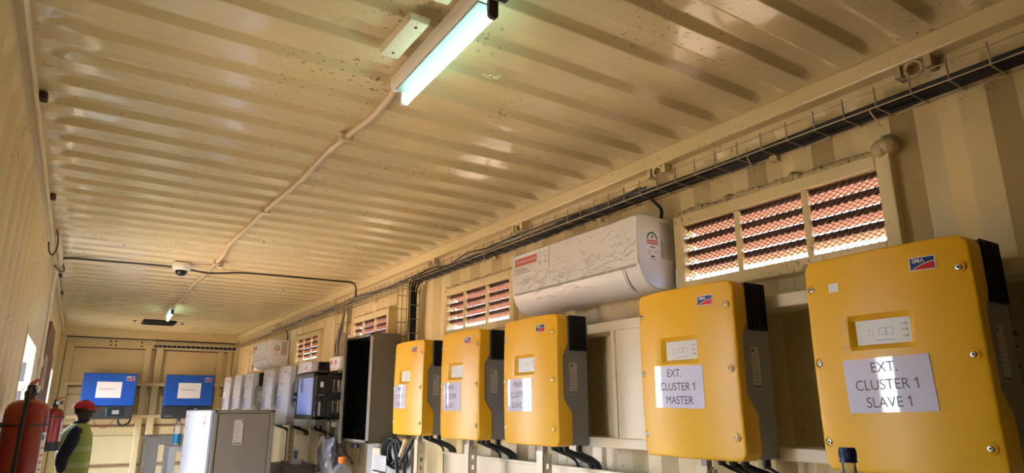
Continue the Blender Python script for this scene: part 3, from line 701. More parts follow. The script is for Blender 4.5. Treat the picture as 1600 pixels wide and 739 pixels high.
# ------------------------------------------------------------------ split air conditioners
def ac(y0, y1, label):
    L = y1-y0; z0 = 2.078; r = thing('air_conditioner', (2.285, (y0+y1)/2, z0), label, 'air conditioner', 'white split air conditioners')
    prof = [(2.285, z0+.012), (2.285, z0+.300), (2.12, z0+.305), (2.095, z0+.302), (2.083, z0+.292), (2.078, z0+.22), (2.078, z0+.12), (2.083, z0+.085)]
    lowp = [(2.083, z0+.085), (2.095, z0+.055), (2.115, z0+.028), (2.145, z0+.010), (2.19, z0+.002), (2.25, z0+.004), (2.285, z0+.012)]
    body = prof + lowp[1:-1]
    MB().prism([(x, y0, z) for x, z in body], [(x, y1, z) for x, z in body][:]).build('body', M['whitegloss'], r, smooth=35, bevel=0.004)
    # front panel skin and the discharge flap below it
    fp = [(2.124, z0+.3075), (2.094, z0+.3045), (2.0805, z0+.293), (2.0755, z0+.22), (2.0755, z0+.118), (2.0775, z0+.100)]
    def skin(pr, ya, yb, off=0.0):
        mb = MB(); n = len(pr)
        inner = [(x+.004, z-.002) for x, z in pr]
        poly = pr + inner[::-1]
        return mb.prism([(x-off, ya, z) for x, z in poly], [(x-off, yb, z) for x, z in poly])
    skin(fp, y0+.004, y1-.004).build('front_panel', M['whitegloss'], r, smooth=35)
    fl = [(2.080, z0+.088), (2.092, z0+.053), (2.113, z0+.025), (2.144, z0+.007), (2.165, z0+.003)]
    skin(fl, y0+.10, y1-.06).build('louvre_flap', M['whitegloss'], r, smooth=40)
    MB().tube([(2.084, y0+.085, z0+.082), (2.094, y0+.085, z0+.052), (2.115, y0+.088, z0+.026), (2.14, y0+.092, z0+.012)], .002, 6).build('flap_slit', M['ink'], r)
    gp = [(2.0795, z0+.098), (2.0812, z0+.090)]
    skin(gp, y0+.02, y1-.02).build('panel_gap', M['inkgrey'], r)
    # wrinkled protective film still over the front
    yy = [y0+L*i/60 for i in range(61)]
    fr = [(2.10, z0+.308), (2.085, z0+.300), (2.076, z0+.26), (2.074, z0+.20), (2.074, z0+.14), (2.076, z0+.10), (2.082, z0+.075), (2.094, z0+.047), (2.113, z0+.019), (2.144, z0+.001)]
    fm = MB(); rnd = random.Random(3)
    ph = [rnd.uniform(0, 6.28) for _ in range(8)]
    def fpt(y, k):
        k = int(k); x, z = fr[k]
        wv = .0022*(math.sin(37*y+3.1*k+ph[0]) + math.sin(61*y-2.3*k+ph[1]) + .7*math.sin(97*y+5*k+ph[2]))*(0.35 + (k/9))
        return (x-.0035-max(-.0015, wv), y, z-.002)
    fm.grid(yy, list(range(len(fr))), fpt)
    fl_ = fm.build('protective_film', M['film'], r, smooth=80)
    # standing creases of the crinkled plastic, thickest along the panel's lower edge
    ck = MB()
    def onfilm(y, k):
        k = max(0.0, min(len(fr)-1.001, k)); i = int(k); g = k-i
        return (fr[i][0]*(1-g)+fr[i+1][0]*g-.0035, y, fr[i][1]*(1-g)+fr[i+1][1]*g-.002)
    def crease(y, k, dy, dk, h, w):
        n = 6; L, Rr, T = [], [], []
        for q in range(n+1):
            g = q/n; yy_ = y+dy*g+.004*math.sin(9*g+y*50); kk = k+dk*g+.12*math.sin(7*g+y*90); e = math.sin(PI*g)
            p = onfilm(yy_, kk); L.append((p[0]+.002, p[1], p[2]+w*e)); Rr.append((p[0]+.002, p[1], p[2]-w*e)); T.append((p[0]-h*e, p[1], p[2]-w*.3*e))
        vs = L+T+Rr; m_ = n+1
        ck.add(vs, [(q, q+1, m_+q+1, m_+q) for q in range(n)] + [(m_+q, m_+q+1, 2*m_+q+1, 2*m_+q) for q in range(n)])
    for q in range(130):
        yq = rnd.uniform(y0+.03, y1-.06); kq = rnd.gauss(4.1, .75) if q < 95 else rnd.uniform(1.2, 7.6)
        if kq < 2.4 and yq > y1-.36: kq += 1.8
        crease(yq, kq, rnd.uniform(.02, .09)*rnd.choice((1, 1, -1)), rnd.uniform(-.45, .3), rnd.uniform(.0008, .0018), rnd.uniform(.0008, .0017))
    ck.build('film_crease', M['crease'], fl_, smooth=25)
    # stickers: red saving banner on the front, energy and rating labels on the end
    def fx(z): return 2.0748 if z < z0+.22 else 2.0748 + (z-z0-.22)*.06
    st = MB(); ya = y1-.02
    st.add([(fx(z)-.001, y, z) for y, z in [(ya, z0+.185), (ya-.30, z0+.185), (ya-.30, z0+.285), (ya, z0+.285)]], [(0, 1, 2, 3)], 0)
    st.add([(fx(z)-.0018, y, z) for y, z in [(ya-.015, z0+.232), (ya-.20, z0+.232), (ya-.20, z0+.272), (ya-.015, z0+.272)]], [(0, 1, 2, 3)], 1)
    for yb in (ya-.004, ya-.296): st.add([(fx(z)-.0018, y, z) for y, z in [(yb, z0+.185), (yb-.006, z0+.185), (yb-.006, z0+.285), (yb, z0+.285)]], [(0, 1, 2, 3)], 2)
    for k in range(3): st.add([(fx(z)-.0018, y, z) for y, z in [(ya-.02, z0+.220-.011*k), (ya-.11-.02*k, z0+.220-.011*k), (ya-.11-.02*k, z0+.214-.011*k), (ya-.02, z0+.214-.011*k)]], [(0, 1, 2, 3)], 2)
    for q in range(2):
        c = ya-.225-.045*q
        st.add([(fx(z0+.255)-.0018, c+.015*math.cos(t*PI/6), z0+.258+.015*math.sin(t*PI/6)) for t in range(12)] + [(fx(z0+.255)-.0018, c+.012*math.cos(t*PI/6), z0+.258+.012*math.sin(t*PI/6)) for t in range(12)], [(t, (t+1) % 12, 12+(t+1) % 12, 12+t) for t in range(12)], 2)
        for k in range(2): st.add([(fx(z)-.0018, y, z) for y, z in [(c-.015, z0+.225-.01*k), (c+.013, z0+.225-.01*k), (c+.013, z0+.229-.01*k), (c-.015, z0+.229-.01*k)]], [(0, 1, 2, 3)], 2)
    sk = st.build('banner_sticker', [M['white'], M['redsticker'], M['inkgrey']], r)
    t = MB(); add_text(t, '70% ENERGY SAVING', .0185, lambda x, y: (fx(z0+.25)-.0024, ya-.1075-x, z0+.252+y)); t.build('lettering', M['white'], sk)
    e = MB(); ye = y0-.001; q = lambda x, z, o=0.0: (x, ye-o, z)
    ex, ez = 2.155, z0+.205; R1, R0 = .030, .022
    e.add([q(ex-.035, ez-.09), q(ex+.035, ez-.09), q(ex+.035, ez+.036), q(ex-.035, ez+.036)], [(0, 1, 2, 3)], 0)
    n = 14
    for k in range(n):
        a0, a1 = PI*k/n, PI*(k+1)/n
        e.add([q(ex+R0*math.cos(a0), ez+R0*math.sin(a0), .001), q(ex+R1*math.cos(a0), ez+R1*math.sin(a0), .001), q(ex+R1*math.cos(a1), ez+R1*math.sin(a1), .001), q(ex+R0*math.cos(a1), ez+R0*math.sin(a1), .001)], [(0, 1, 2, 3)], 1)
    for (xa, xb, za, zb, mi) in [(-.031, .031, -.012, -.004, 2), (-.031, .031, -.022, -.015, 2), (-.013, .013, -.038, -.030, 3), (-.028, -.008, -.052, -.048, 3), (-.028, -.012, -.062, -.058, 3), (.006, .026, -.054, -.050, 3), (-.012, .010, -.076, -.069, 4), (-.020, .020, -.085, -.082, 3)]:
        e.add([q(ex+xa, ez+za, .001), q(ex+xb, ez+za, .001), q(ex+xb, ez+zb, .001), q(ex+xa, ez+zb, .001)], [(0, 1, 2, 3)], mi)
    e.add([q(ex+.009*math.cos(PI/2+k*PI/5)*(1 if k % 2 == 0 else .42), ez+.010+.009*math.sin(PI/2+k*PI/5)*(1 if k % 2 == 0 else .42), .001) for k in range(10)], [tuple(range(10))], 4)
    e.build('energy_label', [M['white'], M['green'], M['redsticker'], M['inkgrey'], M['ink']], r)
    g = MB(); gx = 2.235
    g.add([q(gx-.032, z0+.13), q(gx+.030, z0+.13), q(gx+.030, z0+.285), q(gx-.032, z0+.285)], [(0, 1, 2, 3)], 0)
    for k in range(12): g.add([q(gx-.015, z0+.272-.011*k, .001), q(gx+.010+.014*((k*7) % 5)/5, z0+.272-.011*k, .001), q(gx+.010+.014*((k*7) % 5)/5, z0+.268-.011*k, .001), q(gx-.015, z0+.268-.011*k, .001)], [(0, 1, 2, 3)], 1)
    g.add([q(gx-.030, z0+.135, .001), q(gx-.022, z0+.135, .001), q(gx-.022, z0+.20, .001), q(gx-.030, z0+.20, .001)], [(0, 1, 2, 3)], 1)
    g.build('rating_label', [M['labelbeige'], M['inkgrey']], r)
    MB().tube([(2.275, y0-.012, z0+.015), (2.275, y0-.012, z0+.09)], .010, 10).tube([(2.275, y0-.012, z0+.05), (2.275, y0+.004, z0+.05)], .006, 8).build('pipe_stub', M['steel'], r, smooth=40)
    MB().tube(smooth_path([(2.27, y0+.06, z0+.30), (2.272, y0+.05, z0+.36), (2.265, y0+.09, z0+.41), (2.25, y0+.10, z0+.425)], 5), .007, 8).build('cable', M['black'], r, smooth=60)
    return r
ac(1.815, 2.722, 'white split air conditioner in shiny film between the mesh vents, above yellow inverters')
ac(7.735, 8.610, 'white split air conditioner above the light grey inverters near the end doors')

# ------------------------------------------------------------------ open grey enclosure and the black network cabinet
r = thing('enclosure', (2.285, 4.665, 1.39), 'open grey steel enclosure with dark empty inside, beside the MAIN CLUSTER MASTER inverter', 'enclosure')
x0, x1, ya, yb, za, zb, t = 2.0, 2.205, 4.385, 4.945, 1.392, 2.142, .004
b = MB().box(x0, x1, ya, ya+t, za, zb).box(x0, x1, yb-t, yb, za, zb).box(x0, x1, ya, yb, za, za+t).box(x0, x1, ya, yb, zb-t, zb).box(x1-t, x1, ya, yb, za, zb)
b.box(x0, x0+.006, ya, ya+.06, za, zb).box(x0, x0+.006, yb-.02, yb, za, zb).box(x0, x0+.006, ya, yb, zb-.02, zb).box(x0, x0+.006, ya, yb, za, za+.02)
b.build('body', M['cabgrey'], r, bevel=0.0015)
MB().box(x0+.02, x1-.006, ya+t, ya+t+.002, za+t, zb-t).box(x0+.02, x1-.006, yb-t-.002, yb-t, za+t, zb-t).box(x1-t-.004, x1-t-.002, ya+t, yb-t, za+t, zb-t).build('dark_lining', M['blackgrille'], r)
# its door swung far back, seen almost edge-on
dx, dy = -.33, -.945; L = .27
dA = Vector((x0-.002, yb+.004, 0)); dB = dA + Vector((dx, dy, 0))*L
n_ = Vector((-dy, dx, 0))*.011
dm = MB(); vs = []
for z in (za-.004, zb+.004):
    vs += [(dA-n_)+Vector((0,0,z)), (dB-n_)+Vector((0,0,z)), (dB+n_)+Vector((0,0,z)), (dA+n_)+Vector((0,0,z))]
dm.add(vs, [(3,2,1,0),(4,5,6,7),(0,1,5,4),(1,2,6,5),(2,3,7,6),(3,0,4,7)])
door = dm.build('door', M['cabgrey'], r, bevel=0.003)
for z in (1.60, 1.95): MB().cyl((x0-.004, yb+.010, z-.03), (x0-.004, yb+.010, z+.03), .008, n=10).build('hinge', M['darksteel'], door)
for k, pts in enumerate([[(2.08, 4.80, 1.40), (2.10, 4.72, 1.50), (2.14, 4.60, 1.53), (2.17, 4.52, 1.62)], [(2.12, 4.86, 1.40), (2.10, 4.84, 1.47), (2.06, 4.82, 1.45), (2.05, 4.78, 1.40)]]):
    MB().tube(smooth_path(pts, 6), .005, 6).build('loose_wire', M['black'], r, smooth=60)

r = thing('network_cabinet', (2.285, 5.21, 1.54), 'small black wall network cabinet with bluish glass door, beyond the open grey enclosure', 'network cabinet')
x0, x1, ya, yb, za, zb = 1.80, 2.285, 4.99, 5.45, 1.542, 1.885
xm = 1.885
f = MB().box(x0+.006, xm, ya, ya+.004, za, zb).box(x0+.006, xm, yb-.004, yb, za, zb)
f.box(x0, xm, ya, yb, zb-.02, zb).box(x0, xm, ya, yb, za, za+.02)
f.build('front_shell', M['blackgrille'], r, bevel=0.004)
# rear half: open swing frame through which the wall shows
f = MB().box(xm+.03, x1, ya, ya+.004, za, za+.05).box(xm+.03, x1, ya, ya+.004, zb-.05, zb).box(xm+.03, x1, ya, ya+.004, (za+zb)/2-.03, (za+zb)/2+.03).box(x1-.004, x1, ya, yb, za, zb)
f.box(xm, xm+.032, ya, ya+.006, za, zb).box(xm, x1, ya, yb, zb-.012, zb).box(xm, x1, ya, yb, za, za+.012)
f.build('rear_frame', M['blackgrille'], r, bevel=0.002)
sp = MB()
for k in range(11): sp.box(xm+.036, xm+.048, ya-.001, ya+.004, za+.02+k*.028, za+.034+k*.028)
sp.build('perforated_strip', M['black'], r)
MB().box(x0+.035, x0+.058, ya-.002, ya+.001, za+.235, za+.275).build('side_sticker', M['paper2'], r)
MB().box(x0+.03, x0+.045, ya-.002, ya+.001, za+.03, za+.13).box(x0+.03, x0+.065, ya-.002, ya+.001, za+.175, za+.182).build('side_slot', M['framegrey'], r)
d = MB().box(x0-.018, x0, ya, yb, zb-.035, zb).box(x0-.018, x0, ya, yb, za, za+.035).box(x0-.018, x0, ya, ya+.028, za, zb).box(x0-.018, x0, yb-.028, yb, za, zb)
dr = d.build('door_frame', M['darksteel'], r, bevel=0.006)
MB().box(x0-.010, x0-.006, ya+.028, yb-.028, za+.035, zb-.035).build('glass_pane', M['pane'], dr)
MB().lathe([(.016, 0), (.016, .02), (.0001, .022)], (x0-.018, yb-.014, za+.19), (-1, 0, 0), 14).lathe([(.016, 0), (.016, .02), (.0001, .022)], (x0-.018, yb-.014, za+.145), (-1, 0, 0), 14).build('door_lock', M['black'], dr, smooth=40)
MB().prism([(x0-.026, ya-.003, zb+.002), (x0+.03, ya-.003, zb+.018), (xm, ya-.003, zb+.016), (xm, ya-.003, zb+.002)], [(x0-.026, yb+.003, zb+.002), (x0+.03, yb+.003, zb+.018), (xm, yb+.003, zb+.016), (xm, yb+.003, zb+.002)]).build('top_cap', M['rustdark'], r, bevel=0.003)
MB().box(x0-.010, x0-.007, ya+.30, ya+.36, za+.20, za+.30).build('inside_sheet', M['paper2'], r)
dv = MB().box(1.83, 1.88, ya+.03, yb-.03, za+.06, za+.105).box(1.83, 1.88, ya+.03, yb-.03, za+.14, za+.175)
dv.build('rack_unit', M['framegrey'], r, bevel=0.004)
for k, (yy, xx, dz) in enumerate([(5.05, 2.05, .33), (5.12, 2.12, .22), (5.22, 2.0, .27), (5.30, 2.08, .35)]):
    MB().tube(smooth_path([(xx, yy, za+.005), (xx+.01, yy-.01, za-.08), (xx+.04, yy+.03*(-1)**k, za-dz*.7), (xx+.10, yy+.02, za-dz)], 5), .005 if k else .010, 6).build('cable', M['black'] if k % 2 == 0 else M['framegrey'], r, smooth=60)

r = thing('socket_box', (2.25, 5.75, 1.95), 'small white twin switch box on the wall above the black network cabinet', 'switch box')
MB().box(2.17, 2.213, 5.585, 5.845, 1.955, 2.06).build('back_box', M['white'], r, bevel=0.006)
for y in (5.655, 5.775):
    p = MB().box(2.162, 2.17, y-.05, y+.05, 1.965, 2.05).build('face_plate', M['paper2'], r, bevel=0.003)
    MB().box(2.157, 2.163, y-.015, y+.015, 1.99, 2.03).build('rocker_switch', M['redsticker'], p)

# ------------------------------------------------------------------ tall floor cabinet with lifting eyes
r = thing('floor_cabinet', (1.335, 5.73, 0), 'tall floor-standing grey electrical cabinet with pale door and beige side label', 'cabinet')
x0, x1, ya, yb, zt = 1.115, 1.555, 5.13, 6.33, 1.612
MB().box(x0+.03, x1-.03, ya+.004, yb-.004, .08, zt-.004).box(x0+.04, x1-.04, ya+.02, yb-.02, 0, .08).build('carcass', M['boxgrey'], r)
MB().box(x0+.060, x1-.032, ya-.006, ya+.006, .10, zt-.022).build('side_panel', M['boxgrey'], r, bevel=0.003)
fr = MB().box(x0+.028, x0+.052, ya-.008, ya+.02, .08, zt).box(x1-.028, x1, ya-.008, ya+.02, .08, zt).box(x0+.028, x1, ya-.008, yb, zt-.018, zt)
fr.build('corner_frame', M['boxgrey'], r, bevel=0.003)
dr = MB().box(x0, x0+.026, ya-.004, yb+.004, .10, zt-.004).build('door', M['doorwhite'], r, bevel=0.006)
MB().box(x0-.002, x0, ya+.52, ya+.524, .11, zt-.01).build('door_fold', M['doorwhite'], dr)
MB().box(x0-.03, x0, ya+.10, ya+.125, .85, 1.0).build('swing_handle', M['darksteel'], dr, bevel=0.005)
logo(0, dr, 0.0, 1.505, .13, .075, fn=lambda u, v, o: (x0-.0005-o, ya+.285-u, v))
s = MB()
for k, (y0_, y1_, z, h, mi) in enumerate([(1.00, 1.16, 1.548, .028, 1), (1.02, 1.13, 1.51, .006, 1), (1.02, 1.15, 1.498, .006, 1), (1.04, 1.15, 1.455, .028, 1)]):
    s.box(x0-.0012, x0-.0004, ya+y0_, ya+y1_, z, z+h, mi)
s.build('door_print', [M['paper2'], M['inkgrey']], dr)
lb = MB().box(x0+.165, x0+.225, ya-.0085, ya-.006, 1.375, 1.545, 0)
for k in range(9): lb.box(x0+.170, x0+.170+.02+.03*((k*5) % 7)/7, ya-.0095, ya-.0085, 1.40+.014*k, 1.404+.014*k, 1)
lb.box(x0+.212, x0+.222, ya-.0095, ya-.0085, 1.53, 1.54, 2)
for k in range(3): lb.box(x0+.170+.018*k, x0+.182+.018*k, ya-.0095, ya-.0085, 1.38, 1.39, 2)
lb.build('rating_label', [M['labelbeige'], M['inkgrey'], M['ink']], r)
for (x, y) in [(x0+.06, ya+.04), (x1-.05, ya+.04), (x0+.06, yb-.06), (x1-.05, yb-.06), (x0+.29, ya+.04)]:
    MB().lathe([(.012, 0), (.014, .006), (.010, .012), (.0001, .014)], (x, y, zt), (0, 0, 1), 12).build('roof_bolt', M['steel'], r, smooth=40)

# grey open frames behind it
def rack(x0, x1, ya, yb, zt, label, shelves, w=.04):
    r = thing('equipment_frame', ((x0+x1)/2, (ya+yb)/2, 0), label, 'frame')
    h = w*.75
    for x in (x0, x1-w):
        for y in (ya, yb-.04): MB().box(x, x+w, y, y+.04, 0, zt).build('upright', M['framegrey'], r, bevel=0.004)
    for y in (ya, yb-.04): MB().box(x0+w, x1-w, y, y+.04, zt-h, zt).build('cross_rail', M['framegrey'], r, bevel=0.004)
    for x in (x0, x1-.04): MB().box(x, x+.04, ya+.04, yb-.04, zt-h, zt).build('side_rail', M['framegrey'], r, bevel=0.004)
    MB().box(x0+.01, x1-.01, ya+.01, yb-.01, zt-.004, zt+.001).build('top_sheet', M['framegrey'], r)
    for z in shelves: MB().box(x0+.01, x1-.01, ya+.015, yb-.015, z, z+.02).build('shelf', M['framegrey'], r)
    MB().box(x0+.012, x0+.018, ya+.04, yb-.04, 0.1, zt-h).build('side_mesh', M['doorwhite'], r)
    return r
def battery(x0, x1, ya, yb, z, h, label, grp=None):
    r = thing('battery', ((x0+x1)/2, (ya+yb)/2, z), label, 'battery', grp)
    MB().box(x0, x1, ya, yb, z, z+h).build('case', M['battery'], r, bevel=0.006)
    MB().box(x0-.002, x1+.002, ya-.002, yb+.002, z+h-.03, z+h-.015).build('lid_seam', M['battery'], r)
    for x in (x0+.05, x1-.05): MB().cyl((x, (ya+yb)/2, z+h), (x, (ya+yb)/2, z+h+.025), .012, n=10).build('terminal', M['steel'], r)
    return r
rack(.975, 1.62, 7.80, 8.40, 1.345, 'taller grey open equipment frame below the end door inverters', [.35, .62, .88], .11)
rack(1.095, 1.62, 6.98, 7.42, 1.282, 'lower grey open equipment frame carrying the blue-labelled water bottle', [.40, .80], .06)

# ------------------------------------------------------------------ bottles
def bottle(x, y, z, H, R, label, capm, capr, water=0.0, lab=None, ribs=0):
    r = thing('water_bottle', (x, y, z), label, 'bottle', None)
    nb = H*.70
    prof = [(.0001, .006), (R*.55, .004), (R*.9, 0), (R, .012)]
    for k in range(ribs):
        h0 = .03+(nb-.06)*k/max(1, ribs); prof += [(R, h0), (R*.95, h0+.006), (R, h0+.012)]
    prof += [(R, nb-.02), (R*.97, nb), (R*.82, nb+(H-nb)*.28), (R*.55, nb+(H-nb)*.52), (capr*.86, nb+(H-nb)*.66), (capr*.80, H-.018), (capr*.80, H-.004)]
    MB().lathe(prof, (x, y, z), (0, 0, 1), 24).build('bottle_body', M['bottle'], r, smooth=45)
    cp = MB().lathe([(capr*1.06, -.021), (capr*1.06, -.018), (capr, -.016), (capr, -.002), (capr*.92, .001), (.0001, .001)], (x, y, z+H), (0, 0, 1), 24)
    for k in range(24):
        a = 2*PI*k/24; cp.bar((x+capr*math.cos(a), y+capr*math.sin(a), z+H-.014), (x+capr*math.cos(a), y+capr*math.sin(a), z+H-.003), .0012, .0012)
    cp.build('screw_cap', capm, r, smooth=40)
    if lab: MB().lathe([(R+.0006, nb*.16), (R+.0006, nb*.62)], (x, y, z), (0, 0, 1), 24).build('label_band', lab, r, smooth=60)
    if water: MB().lathe([(.0001, .008), (R*.92, .008), (R*.93, water*nb), (.0001, water*nb)], (x, y, z), (0, 0, 1), 20).build('water', M['water'], r, smooth=40)
    return r
bottle(1.152, 7.05, 1.284, .245, .036, 'clear water bottle with blue label on the lower grey frame', M['bluecap'], .014, 0, M['bluelabel'], 4)
bottle(1.332, .615, 1.222, .345, .045, 'clear bottle with dark blue cap in front of the EXT. CLUSTER 1 SLAVE 1 inverter', M['bluecap'], .0122, 0, None, 5)
bottle(1.172, 2.50, 1.222, .228, .045, 'clear bottle with orange cap in front of the open grey enclosure', M['orange'], .0155, 0, None, 0)
# the narrow stands they rest on
for (x, y, l) in [(1.332, .615, 'narrow grey steel stand under the blue-capped bottle'), (1.172, 2.50, 'narrow grey steel stand under the orange-capped bottle')]:
    r = thing('bottle_stand', (x, y, 0), l, 'stand', 'grey bottle stands')
    MB().box(x-.09, x+.09, y-.09, y+.09, 1.197, 1.221).build('stand_top', M['framegrey'], r, bevel=0.004)
    MB().cyl((x, y, .02), (x, y, 1.197), .025).build('stand_column', M['framegrey'], r, smooth=40)
    MB().box(x-.12, x+.12, y-.12, y+.12, 0, .02).build('foot_plate', M['framegrey'], r, bevel=0.004)

# ------------------------------------------------------------------ odds and ends under the network cabinet
battery(1.72, 1.98, 5.42, 5.84, 1.00, .195, 'dark brown battery on the shelf between the slotted posts')
sh = MB().box(1.66, 2.04, 5.0, 7.1, .975, 1.0)
r = tag(sh.build('shelf_board', M['cream_pale'], bevel=0.003), 'cream shelf board carrying the dark brown battery', 'shelf')
for y in (5.05, 7.0):
    MB().box(1.67, 1.71, y, y+.04, 0, .975).box(1.99, 2.03, y, y+.04, 0, .975).build('shelf_leg', M['cream_pale'], r)
cb = MB().box(2.040, 2.212, 5.855, 5.905, 1.205, 1.235)
tag(cb.build('cross_bracket', M['cream_pale']), 'short cream bracket on the slotted post below the black network cabinet', 'bracket')
# terminal block with glass fuses on the battery
r = thing('fuse_holder', (1.84, 5.52, 1.195), 'small white fuse holder standing on the dark brown battery', 'fuse holder')
MB().box(1.80, 1.88, 5.48, 5.56, 1.195, 1.235).build('base', M['white'], r, bevel=0.004)
for y in (5.50, 5.54): MB().cyl((1.84, y, 1.235), (1.84, y, 1.30), .010, n=10).build('fuse_tube', M['pane'], r)
MB().box(1.82, 1.86, 5.49, 5.55, 1.30, 1.325).build('fuse_cap', M['white'], r, bevel=0.003)
# plastic-wrapped parts hanging below the cabinet
bgm = MB(); rnd = random.Random(5)
nu, nv = 12, 14
def bagpt(i, j, s):
    u = i/(nu-1)-.5; v = j/(nv-1)
    th = .045*(1-(2*u)**2)**.5*(.35+.65*math.sin(PI*min(1, v*1.05+.02)))+.003
    return (1.99+s*th+.010*math.sin(9*u+7*v*s), 5.235+u*.34*(1-.12*v)+.01*math.sin(11*v), 1.145+.26*v+.012*math.sin(8*u))
for s in (-1, 1): bgm.grid(list(range(nu)), list(range(nv)), lambda i, j: bagpt(i, j, s))
r = thing('plastic_bag', (1.99, 5.235, 1.145), 'clear plastic bag of small parts hanging under the black network cabinet', 'bag')
bgm.build('bag_film', M['bag'], r, smooth=70)
for k in range(5):
    c = (1.985+.012*((k % 2)*2-1), 5.13+.05*k, 1.19+.035*((k*3) % 5))
    MB().box(c[0]-.012, c[0]+.012, c[1]-.025, c[1]+.025, c[2], c[2]+.05).build('wrapped_part', M['white'] if k % 2 else M['framegrey'], r, bevel=0.006)
MB().tube(smooth_path([(1.99, 5.235, 1.40), (1.995, 5.22, 1.46), (2.02, 5.20, 1.545)], 5), .004, 6).build('hanging_tie', M['wire'], r)
# grey backing sheet, cable coils and power adapter below the enclosure
tag(MB().box(2.235, 2.245, 4.20, 5.0, .60, 1.36).build('backing_board', M['framegrey'], bevel=0.002), 'grey backing board on the wall below the open grey enclosure', 'board')
r = thing('cable_coil', (2.14, 4.28, 1.27), 'coiled thick black cables hanging beneath the open grey enclosure', 'cable')
c = MB()
for k in range(5): c.torus((2.13+.012*k, 4.32-.01*k, 1.345-.006*k), (1, .25, .05*k), .085+.006*(k % 3), .010, 26, 8)
c.build('coil_loops', M['black'], r, smooth=60)
MB().tube(smooth_path([(2.10, 4.20, 1.40), (2.11, 4.16, 1.31), (2.12, 4.14, 1.15), (2.12, 4.14, .9)], 6), .012, 8).tube(smooth_path([(2.13, 4.16, 1.40), (2.14, 4.12, 1.31), (2.15, 4.10, 1.15), (2.15, 4.10, .9)], 6), .012, 8).tube(smooth_path([(2.09, 4.12, 1.40), (2.09, 4.08, 1.33), (2.08, 4.02, 1.30), (2.10, 3.95, 1.38), (2.12, 3.92, 1.44)], 6), .012, 8).build('hanging_cable', M['black'], r, smooth=60)
MB().tube([(2.05, 3.96, 1.335), (2.06, 3.90, 1.44)], .014, 10).build('pale_sleeve', M['conduit'], r, smooth=40)
r = thing('power_adapter', (1.96, 4.53, 1.385), 'small black power adapter hanging below the open grey enclosure', 'adapter')
MB().box(1.945, 1.985, 4.47, 4.58, 1.362, 1.387).build('adapter_body', M['blackgloss'], r, bevel=0.006)
MB().tube(smooth_path([(1.965, 4.575, 1.374), (1.95, 4.66, 1.378), (1.93, 4.74, 1.34), (1.92, 4.78, 1.24), (1.92, 4.78, 1.0)], 6), .004, 6).tube(smooth_path([(1.965, 4.475, 1.374), (1.97, 4.44, 1.37), (1.97, 4.47, 1.27), (1.97, 4.49, 1.0)], 6), .004, 6).build('cable', M['black'], r, smooth=60)
r = thing('paper_sheet', (2.08, 4.42, 1.22), 'white sheet fixed below the coiled black cables', 'paper')
MB().box(2.10, 2.103, 4.30, 4.52, 1.215, 1.315).build('sheet', M['greycover'], r)
MB().box(2.095, 2.10, 4.30, 4.52, 1.205, 1.215).build('lower_clip', M['darksteel'], r)
tag(MB().box(2.18, 2.22, 4.62, 4.76, .5, 1.35).build('trunking', M['cream_pale'], bevel=0.006), 'pale trunking box below the open grey enclosure', 'trunking')

# ------------------------------------------------------------------ wire cable trays and the cables in them
def basket_along_wall(y0, y1, xb=2.288, xf=2.188, z=2.498, h=.052):
    mb = MB(); w = .0026
    for x, zz in [(xb, z), (xf, z), (xf, z+h), (xb, z+h)]: mb.tube([(x, y0, zz), (x, y1, zz)], w if zz == z else w*.6, 6)
    y = y0
    while y < y1:
        mb.tube([(xf, y, z+h+.012), (xf, y, z-.003), (xb, y, z-.003), (xb, y, z+h)], w, 5); y += .10
    return mb
r = thing('cable_tray', (2.24, 4.7, 2.495), 'long galvanised wire cable tray along the top of the right wall', 'cable tray', 'wire cable trays')
basket_along_wall(-1.2, 10.55).build('wire_basket', M['wire'], r)
for (y, l) in ((.92, .055), (1.36, .07), (3.2, .05)): MB().tube([(2.20, y, 2.505), (2.186, y, 2.49), (2.19, y-.012, 2.49-l*.5), (2.192, y-.022, 2.49-l)], .0022, 6).build('tie_tail', M['conduit'], r)
for k in range(12): MB().box(2.27, 2.294, -.6+k*.95, -.57+k*.95, 2.478, 2.50).build('wall_clip', M['cream'], r)
r = thing('cable_tray', (1.7, 10.62, 2.46), 'short wire cable tray under the header above the end doors', 'cable tray', 'wire cable trays')
mb = MB(); 
for (y, z) in [(10.55, 2.455), (10.64, 2.455), (10.55, 2.515), (10.64, 2.515)]: mb.tube([(1.12, y, z), (2.25, y, z)], .0032, 6)
x = 1.12
while x < 2.25: mb.tube([(x, 10.55, 2.525), (x, 10.55, 2.452), (x, 10.64, 2.452), (x, 10.64, 2.525)], .0032, 5); x += .062
mb.build('wire_basket', M['palewire'], r)
tag(MB().tube([(1.15, 10.60, 2.475), (2.24, 10.60, 2.472)], .014, 8).tube([(1.15, 10.615, 2.48), (2.24, 10.61, 2.49)], .011, 8).build('cable_run', M['black'], smooth=60), 'black cable run in the short tray above the end doors', 'cable')
def ladder(y0, y1, z0, z1, label, x0=2.215, x1=2.288):
    r = thing('cable_tray', (x1, (y0+y1)/2, z0), label, 'cable tray', 'wire cable trays'); mb = MB(); w = .0032
    for (x, y) in [(x1, y0), (x1, y1), (x0, y0), (x0, y1), (x1, (y0+y1)/2), (x0, (y0*.35+y1*.65))]: mb.tube([(x, y, z0), (x, y, z1)], w, 6)
    z = z0+.02
    while z < z1: mb.tube([(x0, y0, z), (x1, y0, z), (x1, y1, z), (x0, y1, z)], w, 5); z += .10
    mb.build('wire_basket', M['wire'], r); return r
ladder(4.27, 4.49, 1.42, 2.50, 'upright wire cable tray dropping behind the open grey enclosure')
ladder(5.70, 5.90, 1.45, 2.55, 'upright wire cable tray dropping beside the black network cabinet')
